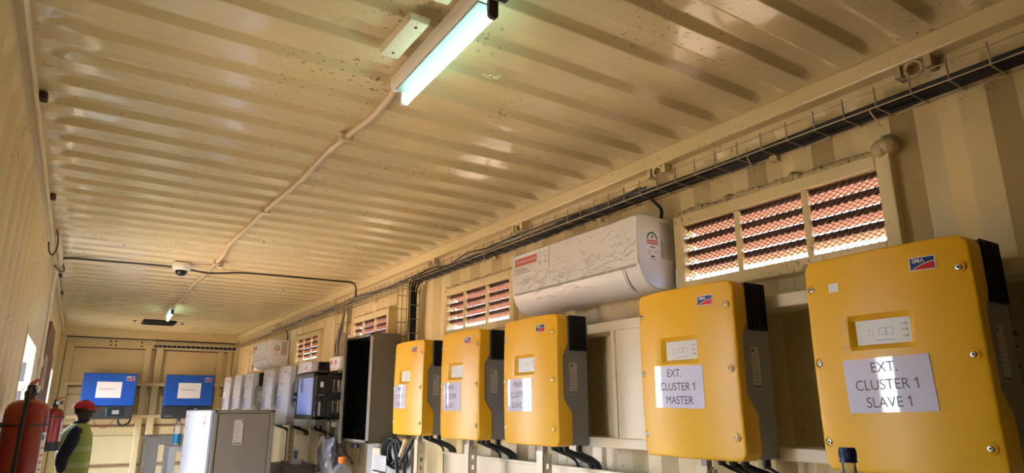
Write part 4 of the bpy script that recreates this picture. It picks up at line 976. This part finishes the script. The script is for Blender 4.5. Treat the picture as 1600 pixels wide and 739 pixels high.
# black feeders in the tray, turning down the first upright tray
for k in range(7):
    x = 2.1985 + .0132*k; z = 2.5085+.003*(k % 2)
    yd = 4.29 + .016*(k % 2); xd = 2.226 + .0145*(k // 2)
    pts = [(x, -1.2, z)] + [(x+.004*math.sin(i*1.7+k), -1.0+.5*i, z+.003*math.sin(i*2.1+k*1.3)) for i in range(11)] + [(x, 4.22, z), ((x+xd)/2, yd-.012, z-.03), (xd, yd, 2.38), (xd, yd, 1.9), (xd, yd, 1.43)]
    tag(MB().tube(smooth_path(pts, 4), .0070, 7).build('power_cable', M['black'], smooth=60), 'black power cable in the wire tray, turning down behind the open grey enclosure', 'cable', 'black power cables in the tray')
rnd = random.Random(11)
for k in range(6):
    x = 2.195+.014*k; y0, y1 = (1.9, 8.2) if k < 3 else (4.4, 10.4)
    n = int((y1-y0)/.25); pts = [(x+rnd.uniform(-.012, .012), y0+.25*i, 2.522+rnd.uniform(-.006, .022)) for i in range(n+1)]
    tag(MB().tube(smooth_path(pts, 4), .0045, 6).build('grey_cable', M['framegrey'] if k % 2 else M['darksteel'], smooth=60), 'thin grey data cable lying loosely in the long wire tray', 'cable', 'grey cables in the tray')
for k in range(5):
    x = 2.225+.012*k; y = 5.75+.025*k; bw = rnd.uniform(.0, .07)
    pts = [(x, y+.02, 2.52), (x, y, 2.44), (x-.02, y+bw, 2.25), (x-.02, y+bw*1.4, 2.12), (x, y+bw*.5, 1.98), (x, y, 1.80)]
    tag(MB().tube(smooth_path(pts, 6), .006, 6).build('dropping_cable', M['darksteel'] if k % 2 else M['framegrey'], smooth=60), 'loose grey cable dropping down the upright tray beside the black network cabinet', 'cable', 'loose cables by the network cabinet')

# ------------------------------------------------------------------ ceiling fittings
def batten(x0, y0, x1, y1, label, zc=HC-.008, endcap=True):
    a = Vector((x0, y0, 0)); b = Vector((x1, y1, 0)); d = (b-a).normalized(); s = Vector((d.y, -d.x, 0))
    r = thing('ceiling_light', ((x0+x1)/2, (y0+y1)/2, zc-.10), label, 'ceiling light', 'fluorescent battens on the ceiling')
    Z = Vector((0, 0, 1)); p = lambda t, o, z: a + d*t + s*o + Z*z
    L = (b-a).length
    sec = [(-.034, zc), (-.036, zc-.035), (-.026, zc-.048), (.012, zc-.048), (.030, zc-.030), (.034, zc)]
    mb = MB().prism([p(-.07, o, z) for o, z in sec], [p(L+.01, o, z) for o, z in sec]); mb.build('housing', M['lamphousing'], r, bevel=0.003)
    mb = MB().prism([p(.02, o, z) for o, z in [(-.018, zc-.049), (.018, zc-.049), (.022, zc-.052), (-.022, zc-.052)]], [p(L-.01, o, z) for o, z in [(-.018, zc-.049), (.018, zc-.049), (.022, zc-.052), (-.022, zc-.052)]])
    mb.build('reflector', M['reflector'], r)
    MB().tube([p(.015, .012, zc-.080), p(.02, .012, zc-.080), p(L-.02, .012, zc-.080), p(L-.015, .012, zc-.080)], [.010, .0135, .0135, .010], 16).build('lamp_tube', M['tube'], r, smooth=40)
    for t in (-.002, L-.012):
        MB().prism([p(t, .012+o, zc+z) for o, z in [(-.014, -.045), (-.014, -.09), (-.007, -.097), (.007, -.097), (.014, -.09), (.014, -.045)]], [p(t+.014, .012+o, zc+z) for o, z in [(-.014, -.045), (-.014, -.09), (-.007, -.097), (.007, -.097), (.014, -.09), (.014, -.045)]]).build('lampholder', M['brownbracket'] if t < 0 else M['lamphousing'], r, bevel=0.002)
    if endcap:
        MB().prism([p(-.075, o, z) for o, z in [(-.042, zc), (-.044, zc-.055), (.040, zc-.055), (.042, zc)]], [p(-.012, o, z) for o, z in [(-.042, zc), (-.044, zc-.055), (.040, zc-.055), (.042, zc)]]).build('end_cap', M['brownbracket'], r, bevel=0.003)
    return r, p, L
r, p, L = batten(1.045, 1.245, 1.062, 1.835, 'lit fluorescent batten light on the ceiling near the camera')
r2, p2, L2 = batten(1.03, 7.72, 1.06, 8.42, 'lit fluorescent batten light on the ceiling at the far end', endcap=False)
# cover plates beside the near light
def plate(x0, x1, y0, y1, label, z=HC-.004):
    r = thing('cover_plate', ((x0+x1)/2, (y0+y1)/2, z), label, 'plate', 'cover plates beside the near light')
    MB().prism([(x0, y0, z), (x0+.004, y0, z-.024), (x1-.008, y0, z-.024), (x1, y0, z)], [(x0, y1, z), (x0+.004, y1, z-.024), (x1-.008, y1, z-.024), (x1, y1, z)]).build('plate_body', M['cream_pale'], r, bevel=0.003)
    for y in (y0+.03, y1-.03): MB().lathe([(.005, 0), (.004, .002), (.0001, .0025)], ((x0+x1)/2, y, z-.024), (0, 0, -1), 10).build('screw', M['darksteel'], r)
    return r
plate(.925, .995, 1.475, 1.695, 'cream steel cover plate beside the near ceiling light, further from the camera')
plate(.925, .995, 1.14, 1.365, 'cream steel cover plate beside the near ceiling light, closer to the camera')
# surface conduit that wanders along the ceiling between the lights
cp = [(1.062, 1.84), (1.075, 1.96), (1.082, 2.15), (1.066, 2.36), (1.055, 2.6), (1.06, 2.95), (1.052, 3.25), (1.035, 3.6), (1.028, 4.1), (1.02, 4.5), (1.045, 4.9), (1.046, 5.35), (1.05, 5.8), (1.035, 6.3), (1.06, 6.8), (1.06, 7.3), (1.035, 7.72)]
r = thing('conduit', (1.05, 4.7, HC-.03), 'cream plastic conduit running along the ceiling between the two lights', 'conduit')
MB().tube(smooth_path([(x, y, HC-.016) for x, y in cp], 6), .0125, 12).build('pipe', M['conduit'], r, smooth=60)
for (x, y) in [(1.064, 2.38), (1.035, 3.6), (1.046, 5.15), (1.045, 6.5)]:
    MB().box(x-.026, x+.026, y-.014, y+.014, HC-.034, HC-.002).build('saddle_clip', M['conduit'], r, bevel=0.004)
MB().box(1.06, 1.10, 5.18, 5.26, HC-.045, HC-.002).build('joint_box', M['conduit'], r, bevel=0.004)
for k in range(5):
    a = D.objects['ceiling']; c = (1.285+.012*k+.006*(k % 2), 1.675-.004*k+.008*(k % 2), HC-.001)
    MB().torus(c, (0, 0, 1), .006+.001*(k % 3), .0022, 12, 6).build('old_fixing_ring', M['cream_pale'], a, smooth=60)
# dome camera with its lead
r = thing('dome_camera', (.845, 5.42, HC-.10), 'white dome security camera with dark lens dome on the ceiling', 'camera')
MB().lathe([(.063, 0), (.066, -.006), (.066, -.040), (.058, -.052), (.044, -.055), (.0001, -.055)], (.845, 5.42, HC-.002), (0, 0, 1), 32).build('base', M['white'], r, smooth=40)
MB().lathe([(.043, -.053), (.041, -.068), (.034, -.082), (.020, -.092), (.0001, -.096)], (.845, 5.42, HC-.002), (0, 0, 1), 28).build('dome', M['blackgloss'], r, smooth=60)
MB().tube(smooth_path([(.90, 5.40, HC-.006), (.96, 5.36, HC-.005), (1.03, 5.32, HC-.007), (1.06, 5.25, HC-.012)], 5), .003, 6).build('lead', M['copper'], r)
# cable crossing the ceiling
pts = [(.075, 5.66, HC-.03), (.12, 5.64, HC-.008), (.4, 5.60, HC-.006), (.8, 5.56, HC-.007), (1.05, 5.54, HC-.032), (1.3, 5.52, HC-.007), (1.7, 5.48, HC-.006), (2.05, 5.45, HC-.007), (2.19, 5.44, HC-.012), (2.228, 5.45, HC-.06), (2.232, 5.47, 2.55)]
tag(MB().tube(smooth_path(pts, 6), .0075, 8).build('ceiling_cable', M['darksteel'], smooth=60), 'dark cable crossing the ceiling from wall to wall past the dome camera', 'cable')
# black vent strip at the far end
r = thing('ceiling_vent', (1.06, 9.40, HC-.03), 'flat black vent panel on the ceiling by the end doors', 'vent')
MB().box(.88, 1.25, 9.20, 9.58, HC-.030, HC-.004).build('frame', M['blackgrille'], r, bevel=0.006)
g = MB()
for k in range(9): g.box(.90, 1.23, 9.22+.04*k, 9.235+.04*k, HC-.034, HC-.028)
g.build('slats', M['black'], r)
for (x) in (.80, 1.34): MB().lathe([(.022, 0), (.016, -.012), (.0001, -.016)], (x, 9.42, HC-.002), (0, 0, 1), 12).build('fixing_knob', M['black'], r)

# ------------------------------------------------------------------ left wall: conduit, boards, extinguishers
r = thing('conduit', (.06, 6.2, 1.4), 'cream conduit running down the left wall from the ceiling corner', 'conduit')
MB().tube(smooth_path([(.085, 4.55, 2.618), (.088, 4.9, 2.616), (.09, 5.2, 2.62), (.088, 5.45, 2.60)], 5), .014, 10).build('upper_pipe', M['conduit'], r, smooth=60)
MB().tube(smooth_path([(.072, 5.52, 2.60), (.062, 5.66, 2.50), (.058, 5.80, 2.35), (.056, 5.92, 2.10), (.056, 5.98, 1.80), (.056, 6.0, 1.2)], 6), .011, 10).build('lower_pipe', M['conduit'], r, smooth=60)
MB().lathe([(.016, -.03), (.017, -.02), (.017, .02), (.016, .03)], (.056, 5.965, 1.95), (0, .06, -1), 12).build('coupler', M['conduit'], r, smooth=40)
tag(MB().tube(smooth_path([(.085, 4.42, 2.61), (.095, 4.5, 2.57), (.09, 4.58, 2.53), (.075, 4.60, 2.50), (.06, 4.52, 2.505), (.058, 4.40, 2.53)], 6), .0045, 8).build('loose_cable', M['rustdark'], smooth=60), 'loose dark cable loop high on the left wall, nearer the camera', 'cable')
tag(MB().tube(smooth_path([(.06, 5.35, 2.57), (.09, 5.48, 2.56), (.11, 5.60, 2.58), (.10, 5.70, 2.63), (.08, 5.66, 2.66)], 6), .005, 8).build('loose_cable', M['rustdark'], smooth=60), 'loose dark cable where the crossing ceiling cable meets the left wall', 'cable')
for k, y in enumerate((2.62, 3.95, 6.4, 7.4)):
    h = MB().box(.052, .078, y-.022, y+.022, 2.662, HC-.002)
    tag(h.build('rail_bracket', M['rustdark'], bevel=0.004), ['small dark bracket on the left ceiling edge, nearest the camera', 'small dark bracket on the left ceiling edge before the cable loop', 'small dark bracket on the left ceiling edge beyond the crossing cable', 'small dark bracket on the left ceiling edge, last before the end doors'][k], 'bracket', 'dark brackets on the left ceiling edge')
bd = MB().prism([(W0+.004, y, z) for y, z in [(6.55, 1.25), (8.55, 1.25), (8.55, 2.16), (8.2, 2.18), (7.9, 2.36), (6.75, 2.34), (6.55, 2.10)]], [(W0+.022, y, z) for y, z in [(6.55, 1.25), (8.55, 1.25), (8.55, 2.16), (8.2, 2.18), (7.9, 2.36), (6.75, 2.34), (6.55, 2.10)]])
board = tag(bd.build('notice_board', M['wood'], bevel=0.002), 'brown board on the left wall between the two doorways', 'board')
for k, (y0, y1, z0, z1) in enumerate([(6.75, 7.25, 1.78, 2.06), (6.78, 7.20, 1.50, 1.70)]):
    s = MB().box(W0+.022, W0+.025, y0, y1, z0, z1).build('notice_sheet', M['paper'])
    tag(s, ['upper white notice sheet on the brown board', 'lower white notice sheet on the brown board'][k], 'notice', 'notices on the brown board')
    l = MB()
    for q in range(4): l.box(W0+.025, W0+.0256, y0+.05, y1-.08, z1-.05-.05*q, z1-.04-.05*q)
    l.build('print_lines', M['inkgrey'], s)

def extinguisher(x, y, zt, R, H, label, lever_dir, hose=True, scale=1.0):
    zb = zt-H; r = thing('fire_extinguisher', (x, y, zb), label, 'fire extinguisher', 'fire extinguishers on the left wall')
    prof = [(.0001, .002), (R*.80, 0), (R*.96, .012), (R, .03), (R, H-R*.75), (R*.97, H-R*.50), (R*.86, H-R*.26), (R*.66, H-R*.09), (R*.40, H-R*.01), (R*.26, H), (R*.26, H+.012)]
    MB().lathe(prof, (x, y, zb), (0, 0, 1), 36).build('cylinder', M['red'], r, smooth=40)
    MB().lathe([(R*1.012, .0), (R*1.02, .01), (R*1.02, .065), (R*1.005, .07)], (x, y, zb), (0, 0, 1), 30).build('foot_ring', M['black'], r, smooth=40)
    d = Vector(lever_dir).normalized(); zz = Vector((0, 0, 1)); c = Vector((x, y, zt+.012))
    v = MB().lathe([(R*.24, 0), (R*.28, .006), (R*.28, .022), (R*.20, .030), (R*.20, .052), (.0001, .054)], c, (0, 0, 1), 16)
    v.bar(c+zz*.030-d*.012, c+zz*.030+d*.05, .020, .018)
    vb = v.build('valve', M['darksteel'], r, smooth=40)
    MB().bar(c+zz*.056-d*.01, c+zz*.080+d*.060, .022, .005).build('lever', M['redlever'], vb)
    MB().bar(c+zz*.040-d*.01, c+zz*.046+d*.055, .020, .006).build('carry_handle', M['darksteel'], vb)
    s = Vector((d.y, -d.x, 0))
    MB().lathe([(.014, 0), (.016, .004), (.016, .012), (.013, .014), (.0001, .014)], c+zz*.035+s*.018, s, 16).build('pressure_gauge', M['steel'], vb, smooth=40)
    if hose:
        q = lambda a, rr, z: (x+rr*math.cos(a), y+rr*math.sin(a), z)
        a = -1.62
        pts = [c+zz*.035-s*.0, q(a, R*.55, zt+.035), q(a, R*.98, zt-.01), q(a-.02, R+.014, zt-.10), q(a-.03, R+.012, zt-.30), q(a-.05, R+.012, zt-.50)]
        MB().tube(smooth_path(pts, 6), .009, 10).build('hose', M['black'], r, smooth=60)
    # paper label wrapped on the room side and a wall strap
    lb = MB(); a0, a1 = -.62, .55
    lb.grid([a0+(a1-a0)*k/12 for k in range(13)], [zb+H*.22, zb+H*.74], lambda a, z: (x+(R+.0008)*math.cos(a), y+(R+.0008)*math.sin(a), z), 0)
    for k in range(7):
        lb.grid([a0+.08+.05*i for i in range(9 + k % 5)], [zb+H*.28+k*H*.055, zb+H*.295+k*H*.055], lambda a, z: (x+(R+.0016)*math.cos(a), y+(R+.0016)*math.sin(a), z), 1)
    lb.grid([a0+.02+.04*i for i in range(6)], [zb+H*.68, zb+H*.72], lambda a, z: (x+(R+.0016)*math.cos(a), y+(R+.0016)*math.sin(a), z), 2)
    lb.build('instruction_label', [M['paper2'], M['redsticker'], M['bluelabel']], r, smooth=60)
    st = MB().torus((x, y, zb+H*.80), (0, 0, 1), R+.003, .004, 30, 6).box(W0-.002, x-R+.01, y-.02, y+.02, zb+H*.78, zb+H*.82).build('wall_strap', M['darksteel'], r, smooth=40)
    return r
extinguisher(.128, 3.80, 1.667, .086, .56, 'large red fire extinguisher nearest the camera on the left wall', (.35, 1, 0))
extinguisher(.178, 6.75, 1.625, .070, .335, 'smaller red fire extinguisher beyond the large one on the left wall', (.9, .5, 0), hose=False)

# ------------------------------------------------------------------ the person in the hi-vis vest
def skin_mesh(name, pts, edges, radii, m, parent, sub=2, root=0):
    o = world_loc(parent)
    me = D.meshes.new(name); me.from_pydata([Vector(p)-o for p in pts], edges, []); me.update(); me.materials.append(m)
    ob = D.objects.new(name, me); COL.objects.link(ob)
    sk = ob.modifiers.new('skin', 'SKIN'); sk.use_smooth_shade = True
    if not me.skin_vertices: 
        bpy.context.view_layer.objects.active = ob
    for i, q in enumerate(radii):
        me.skin_vertices[0].data[i].radius = q if isinstance(q, tuple) else (q, q)
        me.skin_vertices[0].data[i].use_root = (i == root)
    ss = ob.modifiers.new('sub', 'SUBSURF'); ss.levels = sub; ss.render_levels = sub
    bpy.context.view_layer.update()
    ev = ob.evaluated_get(bpy.context.evaluated_depsgraph_get()); nm = D.meshes.new_from_object(ev)
    ob.modifiers.clear(); ob.data = nm; nm.name = name
    ob.parent = parent
    return ob
PX, PY = .355, 9.0
R_ = thing('person', (PX, PY, 0), 'person in red cap and hi-vis vest standing by the left wall, facing the blue inverters', 'person')
q = lambda x, y, z: (PX+x, PY+y, z)
# body: pelvis root, spine, neck, head core, legs, forearms and hands (hands held behind the back)
bpts = [q(.03, 0, .93), q(.02, 0, 1.12), q(.02, 0, 1.33), q(.045, 0, 1.44), q(.058, 0, 1.51), q(.045, 0, 1.585), q(.042, 0, 1.635),
        q(.03, -.09, .90), q(.045, -.10, .50), q(.01, -.10, .09), q(.12, -.10, .035), q(.19, -.10, .03),
        q(.03, .09, .90), q(.045, .10, .50), q(.01, .10, .09), q(.12, .10, .035), q(.19, .10, .03),
        q(.0, -.19, 1.375), q(-.09, -.235, 1.12), q(-.055, -.10, .955), q(-.055, -.075, .94),
        q(.0, .19, 1.375), q(-.09, .235, 1.12), q(-.06, .10, .945), q(-.06, .07, .93)]
bed = [(0,1),(1,2),(2,3),(3,4),(4,5),(5,6),(0,7),(7,8),(8,9),(9,10),(10,11),(0,12),(12,13),(13,14),(14,15),(15,16),(2,17),(17,18),(18,19),(19,20),(2,21),(21,22),(22,23),(23,24)]
brad = [(.13,.10), (.125,.10), (.12,.11), (.058,.058), (.052,.055), (.085,.088), (.088,.085),
        .085, .058, .040, .038, .028, .085, .058, .040, .038, .028, .052, .040, .027, .030, .052, .040, .027, .030]
body = skin_mesh('body', bpts, bed, brad, M['skin'], R_)
def ell(c, rx, ry, rz, n=20, k=12, f=None):
    mb = MB(); us = [2*PI*i/n for i in range(n+1)]; vs = [-PI/2+PI*j/k for j in range(k+1)]
    def fn(u, v):
        x, y, z = math.cos(v)*math.cos(u), math.cos(v)*math.sin(u), math.sin(v)
        if f: x, y, z = f(x, y, z)
        return (c[0]+rx*x, c[1]+ry*y, c[2]+rz*z)
    return mb.grid(us, vs, fn)
def facef(x, y, z):
    # skull longer at the back, tapering jaw towards the front and below
    if z < 0: x = x*(1+.10*z) + .18*(-z)*max(0, 1-abs(z)) + .05*(-z); y = y*(1+.28*z)
    return x, y, z
hc = q(.055, 0, 1.60)
hd = ell(hc, .098, .074, .118, 24, 16, facef)
hd.add([(hc[0]+.085, hc[1]-.012, hc[2]+.018), (hc[0]+.085, hc[1]+.012, hc[2]+.018), (hc[0]+.122, hc[1], hc[2]-.020), (hc[0]+.100, hc[1]-.020, hc[2]-.030), (hc[0]+.100, hc[1]+.020, hc[2]-.030), (hc[0]+.092, hc[1], hc[2]-.036)], [(0, 2, 1), (0, 3, 2), (1, 2, 4), (2, 3, 5), (2, 5, 4)])
head = hd.build('head', M['skin'], R_, smooth=70)
for s in (-1, 1):
    e = ell((hc[0]+.082, hc[1]+s*.032, hc[2]+.016), .011, .013, .008, 10, 6); e.build('eye', M['eye'], head, smooth=80)
    ell((hc[0]+.0915, hc[1]+s*.032, hc[2]+.016), .0035, .005, .005, 8, 5).build('pupil', M['black'], head, smooth=80)
    er = ell((hc[0]-.004, hc[1]+s*.075, hc[2]-.004), .022, .010, .034, 12, 8); er.torus((hc[0]-.004, hc[1]+s*.081, hc[2]), (.2, s, 0), .018, .005, 14, 6); er.build('ear', M['skin'], head, smooth=70)
    MB().bar((hc[0]+.090, hc[1]+s*.016, hc[2]+.036), (hc[0]+.078, hc[1]+s*.050, hc[2]+.036), .008, .006).build('eyebrow', M['hair'], head)
lp = MB().tube([(hc[0]+.086, hc[1]-.026, hc[2]-.062), (hc[0]+.102, hc[1]-.010, hc[2]-.058), (hc[0]+.104, hc[1], hc[2]-.059), (hc[0]+.102, hc[1]+.010, hc[2]-.058), (hc[0]+.086, hc[1]+.026, hc[2]-.062)], [.003, .006, .006, .006, .003], 8)
lp.tube([(hc[0]+.085, hc[1]-.022, hc[2]-.072), (hc[0]+.099, hc[1]-.008, hc[2]-.073), (hc[0]+.099, hc[1]+.008, hc[2]-.073), (hc[0]+.085, hc[1]+.022, hc[2]-.072)], [.003, .006, .006, .003], 8).build('lips', M['skin'], head, smooth=70)
# short hair below the cap line at the back
ell((hc[0]-.012, hc[1], hc[2]+.006), .088, .0755, .085, 20, 12, lambda x, y, z: (min(x, .10), y, z)).build('hair', M['hair'], R_, smooth=70)
# cap: crown and curved peak
cr = ell((hc[0]-.006, hc[1], hc[2]+.036), .108, .083, .075, 24, 12, lambda x, y, z: (x, y, max(z, -.18)))
cap_ = cr.build('cap', M['capred'], R_, smooth=60)
us = [-1+2*i/12 for i in range(13)]
def peak(u, t, o):
    a = u*1.15; rr =   .088 + .066*t*(1-.38*u*u)
    return (hc[0]-.006+rr*math.cos(a)*1.05, hc[1]+(.070+.02*t)*math.sin(a)*1.08, hc[2]+.044-.026*u*u-.020*t+o)
pk = MB(); ts = [0, .35, .7, 1.0]
pk.grid(us, ts, lambda u, t: peak(u, t, .003)); pk.grid(us[::-1], ts, lambda u, t: peak(u, t, -.001))
for i in range(12): pk.add([peak(us[i], 1, -.001), peak(us[i+1], 1, -.001), peak(us[i+1], 1, .003), peak(us[i], 1, .003)], [(0, 1, 2, 3)])
pk.build('peak', M['capred'], cap_, smooth=60)
MB().lathe([(.007, 0), (.006, .004), (.0001, .005)], (hc[0]-.006, hc[1], hc[2]+.110), (0, 0, 1), 12).build('cap_button', M['capred'], cap_, smooth=40)
# jacket with sleeves, then the vest shell over it
jp = [q(.03, 0, .96), q(.02, 0, 1.12), q(.02, 0, 1.34), q(.04, 0, 1.425), q(.055, 0, 1.475),
      q(.01, -.185, 1.375), q(-.035, -.240, 1.24), q(-.085, -.245, 1.10), q(-.075, -.155, 1.005), q(-.055, -.105, .962),
      q(.0, .185, 1.385), q(-.05, .235, 1.24), q(-.10, .240, 1.105), q(-.075, .155, 1.01), q(-.058, .105, .957)]
je = [(0,1),(1,2),(2,3),(3,4),(2,5),(5,6),(6,7),(7,8),(8,9),(2,10),(10,11),(11,12),(12,13),(13,14)]
jr = [(.15,.12), (.148,.12), (.145,.125), (.075,.075), (.066,.066), .080, .073, .065, .053, .042, .080, .073, .065, .053, .042]
skin_mesh('jacket', jp, je, jr, M['navy'], R_, root=1)
MB().tube(smooth_path([q(.045+.068*math.cos(a), .066*math.sin(a), 1.478+.014*math.cos(a+.4)) for a in [2*PI*k/16 for k in range(17)]], 3), .013, 8).build('collar', M['navy'], R_, smooth=60)
rings = [(.80, .155, .185, .035), (.90, .158, .190, .030), (1.02, .155, .190, .025), (1.15, .158, .195, .022), (1.27, .158, .195, .022), (1.35, .145, .180, .022), (1.405, .120, .150, .024), (1.445, .090, .105, .035), (1.462, .075, .082, .045)]
vm = MB(); n = 32
us = [2*PI*i/n for i in range(n+1)]
zz = [r[0] for r in rings]
def vfn(off):
    def f(u, z):
        k = zz.index(z); _, rx, ry, cx = rings[k]
        w = 1+.02*math.sin(5*u+3*z*4)
        ex = 2.0 if z > 1.3 else 2.4
        c, s = math.cos(u), math.sin(u)
        return (PX+cx+(rx*w+off)*math.copysign(abs(c)**(2/ex), c), PY+(ry*w+off)*math.copysign(abs(s)**(2/ex), s), z)
    return f
vm.grid(us, zz, vfn(0.0)); vm.grid(us[::-1], zz, vfn(-.006))
vest = vm.build('vest', M['vest'], R_, smooth=70)
bz = MB()
for (za, zb_) in [(1.0, 1.05), (1.17, 1.22)]:
    def bf(u, t):
        z = za+(zb_-za)*t; k = max(i for i in range(len(zz)) if zz[i] <= z); g = (z-zz[k])/(zz[k+1]-zz[k])
        rx = rings[k][1]+(rings[k+1][1]-rings[k][1])*g; ry = rings[k][2]+(rings[k+1][2]-rings[k][2])*g; cx = rings[k][3]+(rings[k+1][3]-rings[k][3])*g
        w = 1+.02*math.sin(5*u+12*z); c, s = math.cos(u), math.sin(u)
        return (PX+cx+(rx*w+.003)*math.copysign(abs(c)**(2/2.4), c), PY+(ry*w+.003)*math.copysign(abs(s)**(2/2.4), s), z)
    bz.grid(us, [0, .5, 1], bf)
bz.build('reflective_band', M['vestband'], vest, smooth=70)
MB().tube([q(.178, -.01, .81), q(.182, -.012, 1.0), q(.182, -.012, 1.2), q(.165, -.012, 1.36)], .004, 6).build('front_zip', M['navy'], vest)
# trousers and shoes
tp = [q(.03, 0, .95), q(.03, -.09, .86), q(.045, -.10, .50), q(.012, -.10, .10), q(.03, .09, .86), q(.045, .10, .50), q(.012, .10, .10)]
skin_mesh('trousers', tp, [(0,1),(1,2),(2,3),(0,4),(4,5),(5,6)], [(.145,.12), .105, .080, .070, .105, .080, .070], M['trouser'], R_)
for s in (-1, 1):
    sh = ell(q(.075, s*.10, .05), .15, .052, .055, 18, 10, lambda x, y, z: (x, y, max(z, -.82) if x < .1 else max(min(z, .75-.25*x), -.82)))
    sh.build('shoe', M['black'], R_, smooth=60)
# hands clasped behind the back: palms, four fingers and a thumb each
def hand(hx, hy, hz, s, dirv):
    w = Vector((hx, hy, hz)); d = Vector(dirv).normalized(); up = Vector((0, 0, 1)); side = Vector((-1, 0, 0))
    pts = [w, w+d*.035-up*.01, w+d*.075-up*.018]; ed = [(0, 1), (1, 2)]; rad = [.026, (.030, .020), (.034, .016)]
    for k, (o, L) in enumerate([(.027, .066), (.009, .074), (-.009, .070), (-.026, .055)]):
        b = w+d*.072-up*.018+up*o; i = len(pts)
        pts += [b+d*.012, b+d*(.012+L*.45)-side*.006, b+d*(.012+L*.75)-side*.022, b+d*(.012+L*.85)-side*.038]
        ed += [(2, i), (i, i+1), (i+1, i+2), (i+2, i+3)]; rad += [.0095, .009, .0085, .007]
    i = len(pts); tb = w+d*.028+up*.022
    pts += [tb, tb+d*.022+up*.014, tb+d*.045+up*.012]; ed += [(1, i), (i, i+1), (i+1, i+2)]; rad += [.012, .010, .008]
    return skin_mesh('hand', pts, ed, rad, M['skin'], R_, sub=2)
hand(PX-.058, PY-.085, .948, -1, (-.15, .85, -.35))
hand(PX-.085, PY+.085, .945, 1, (-.15, -.85, -.35))
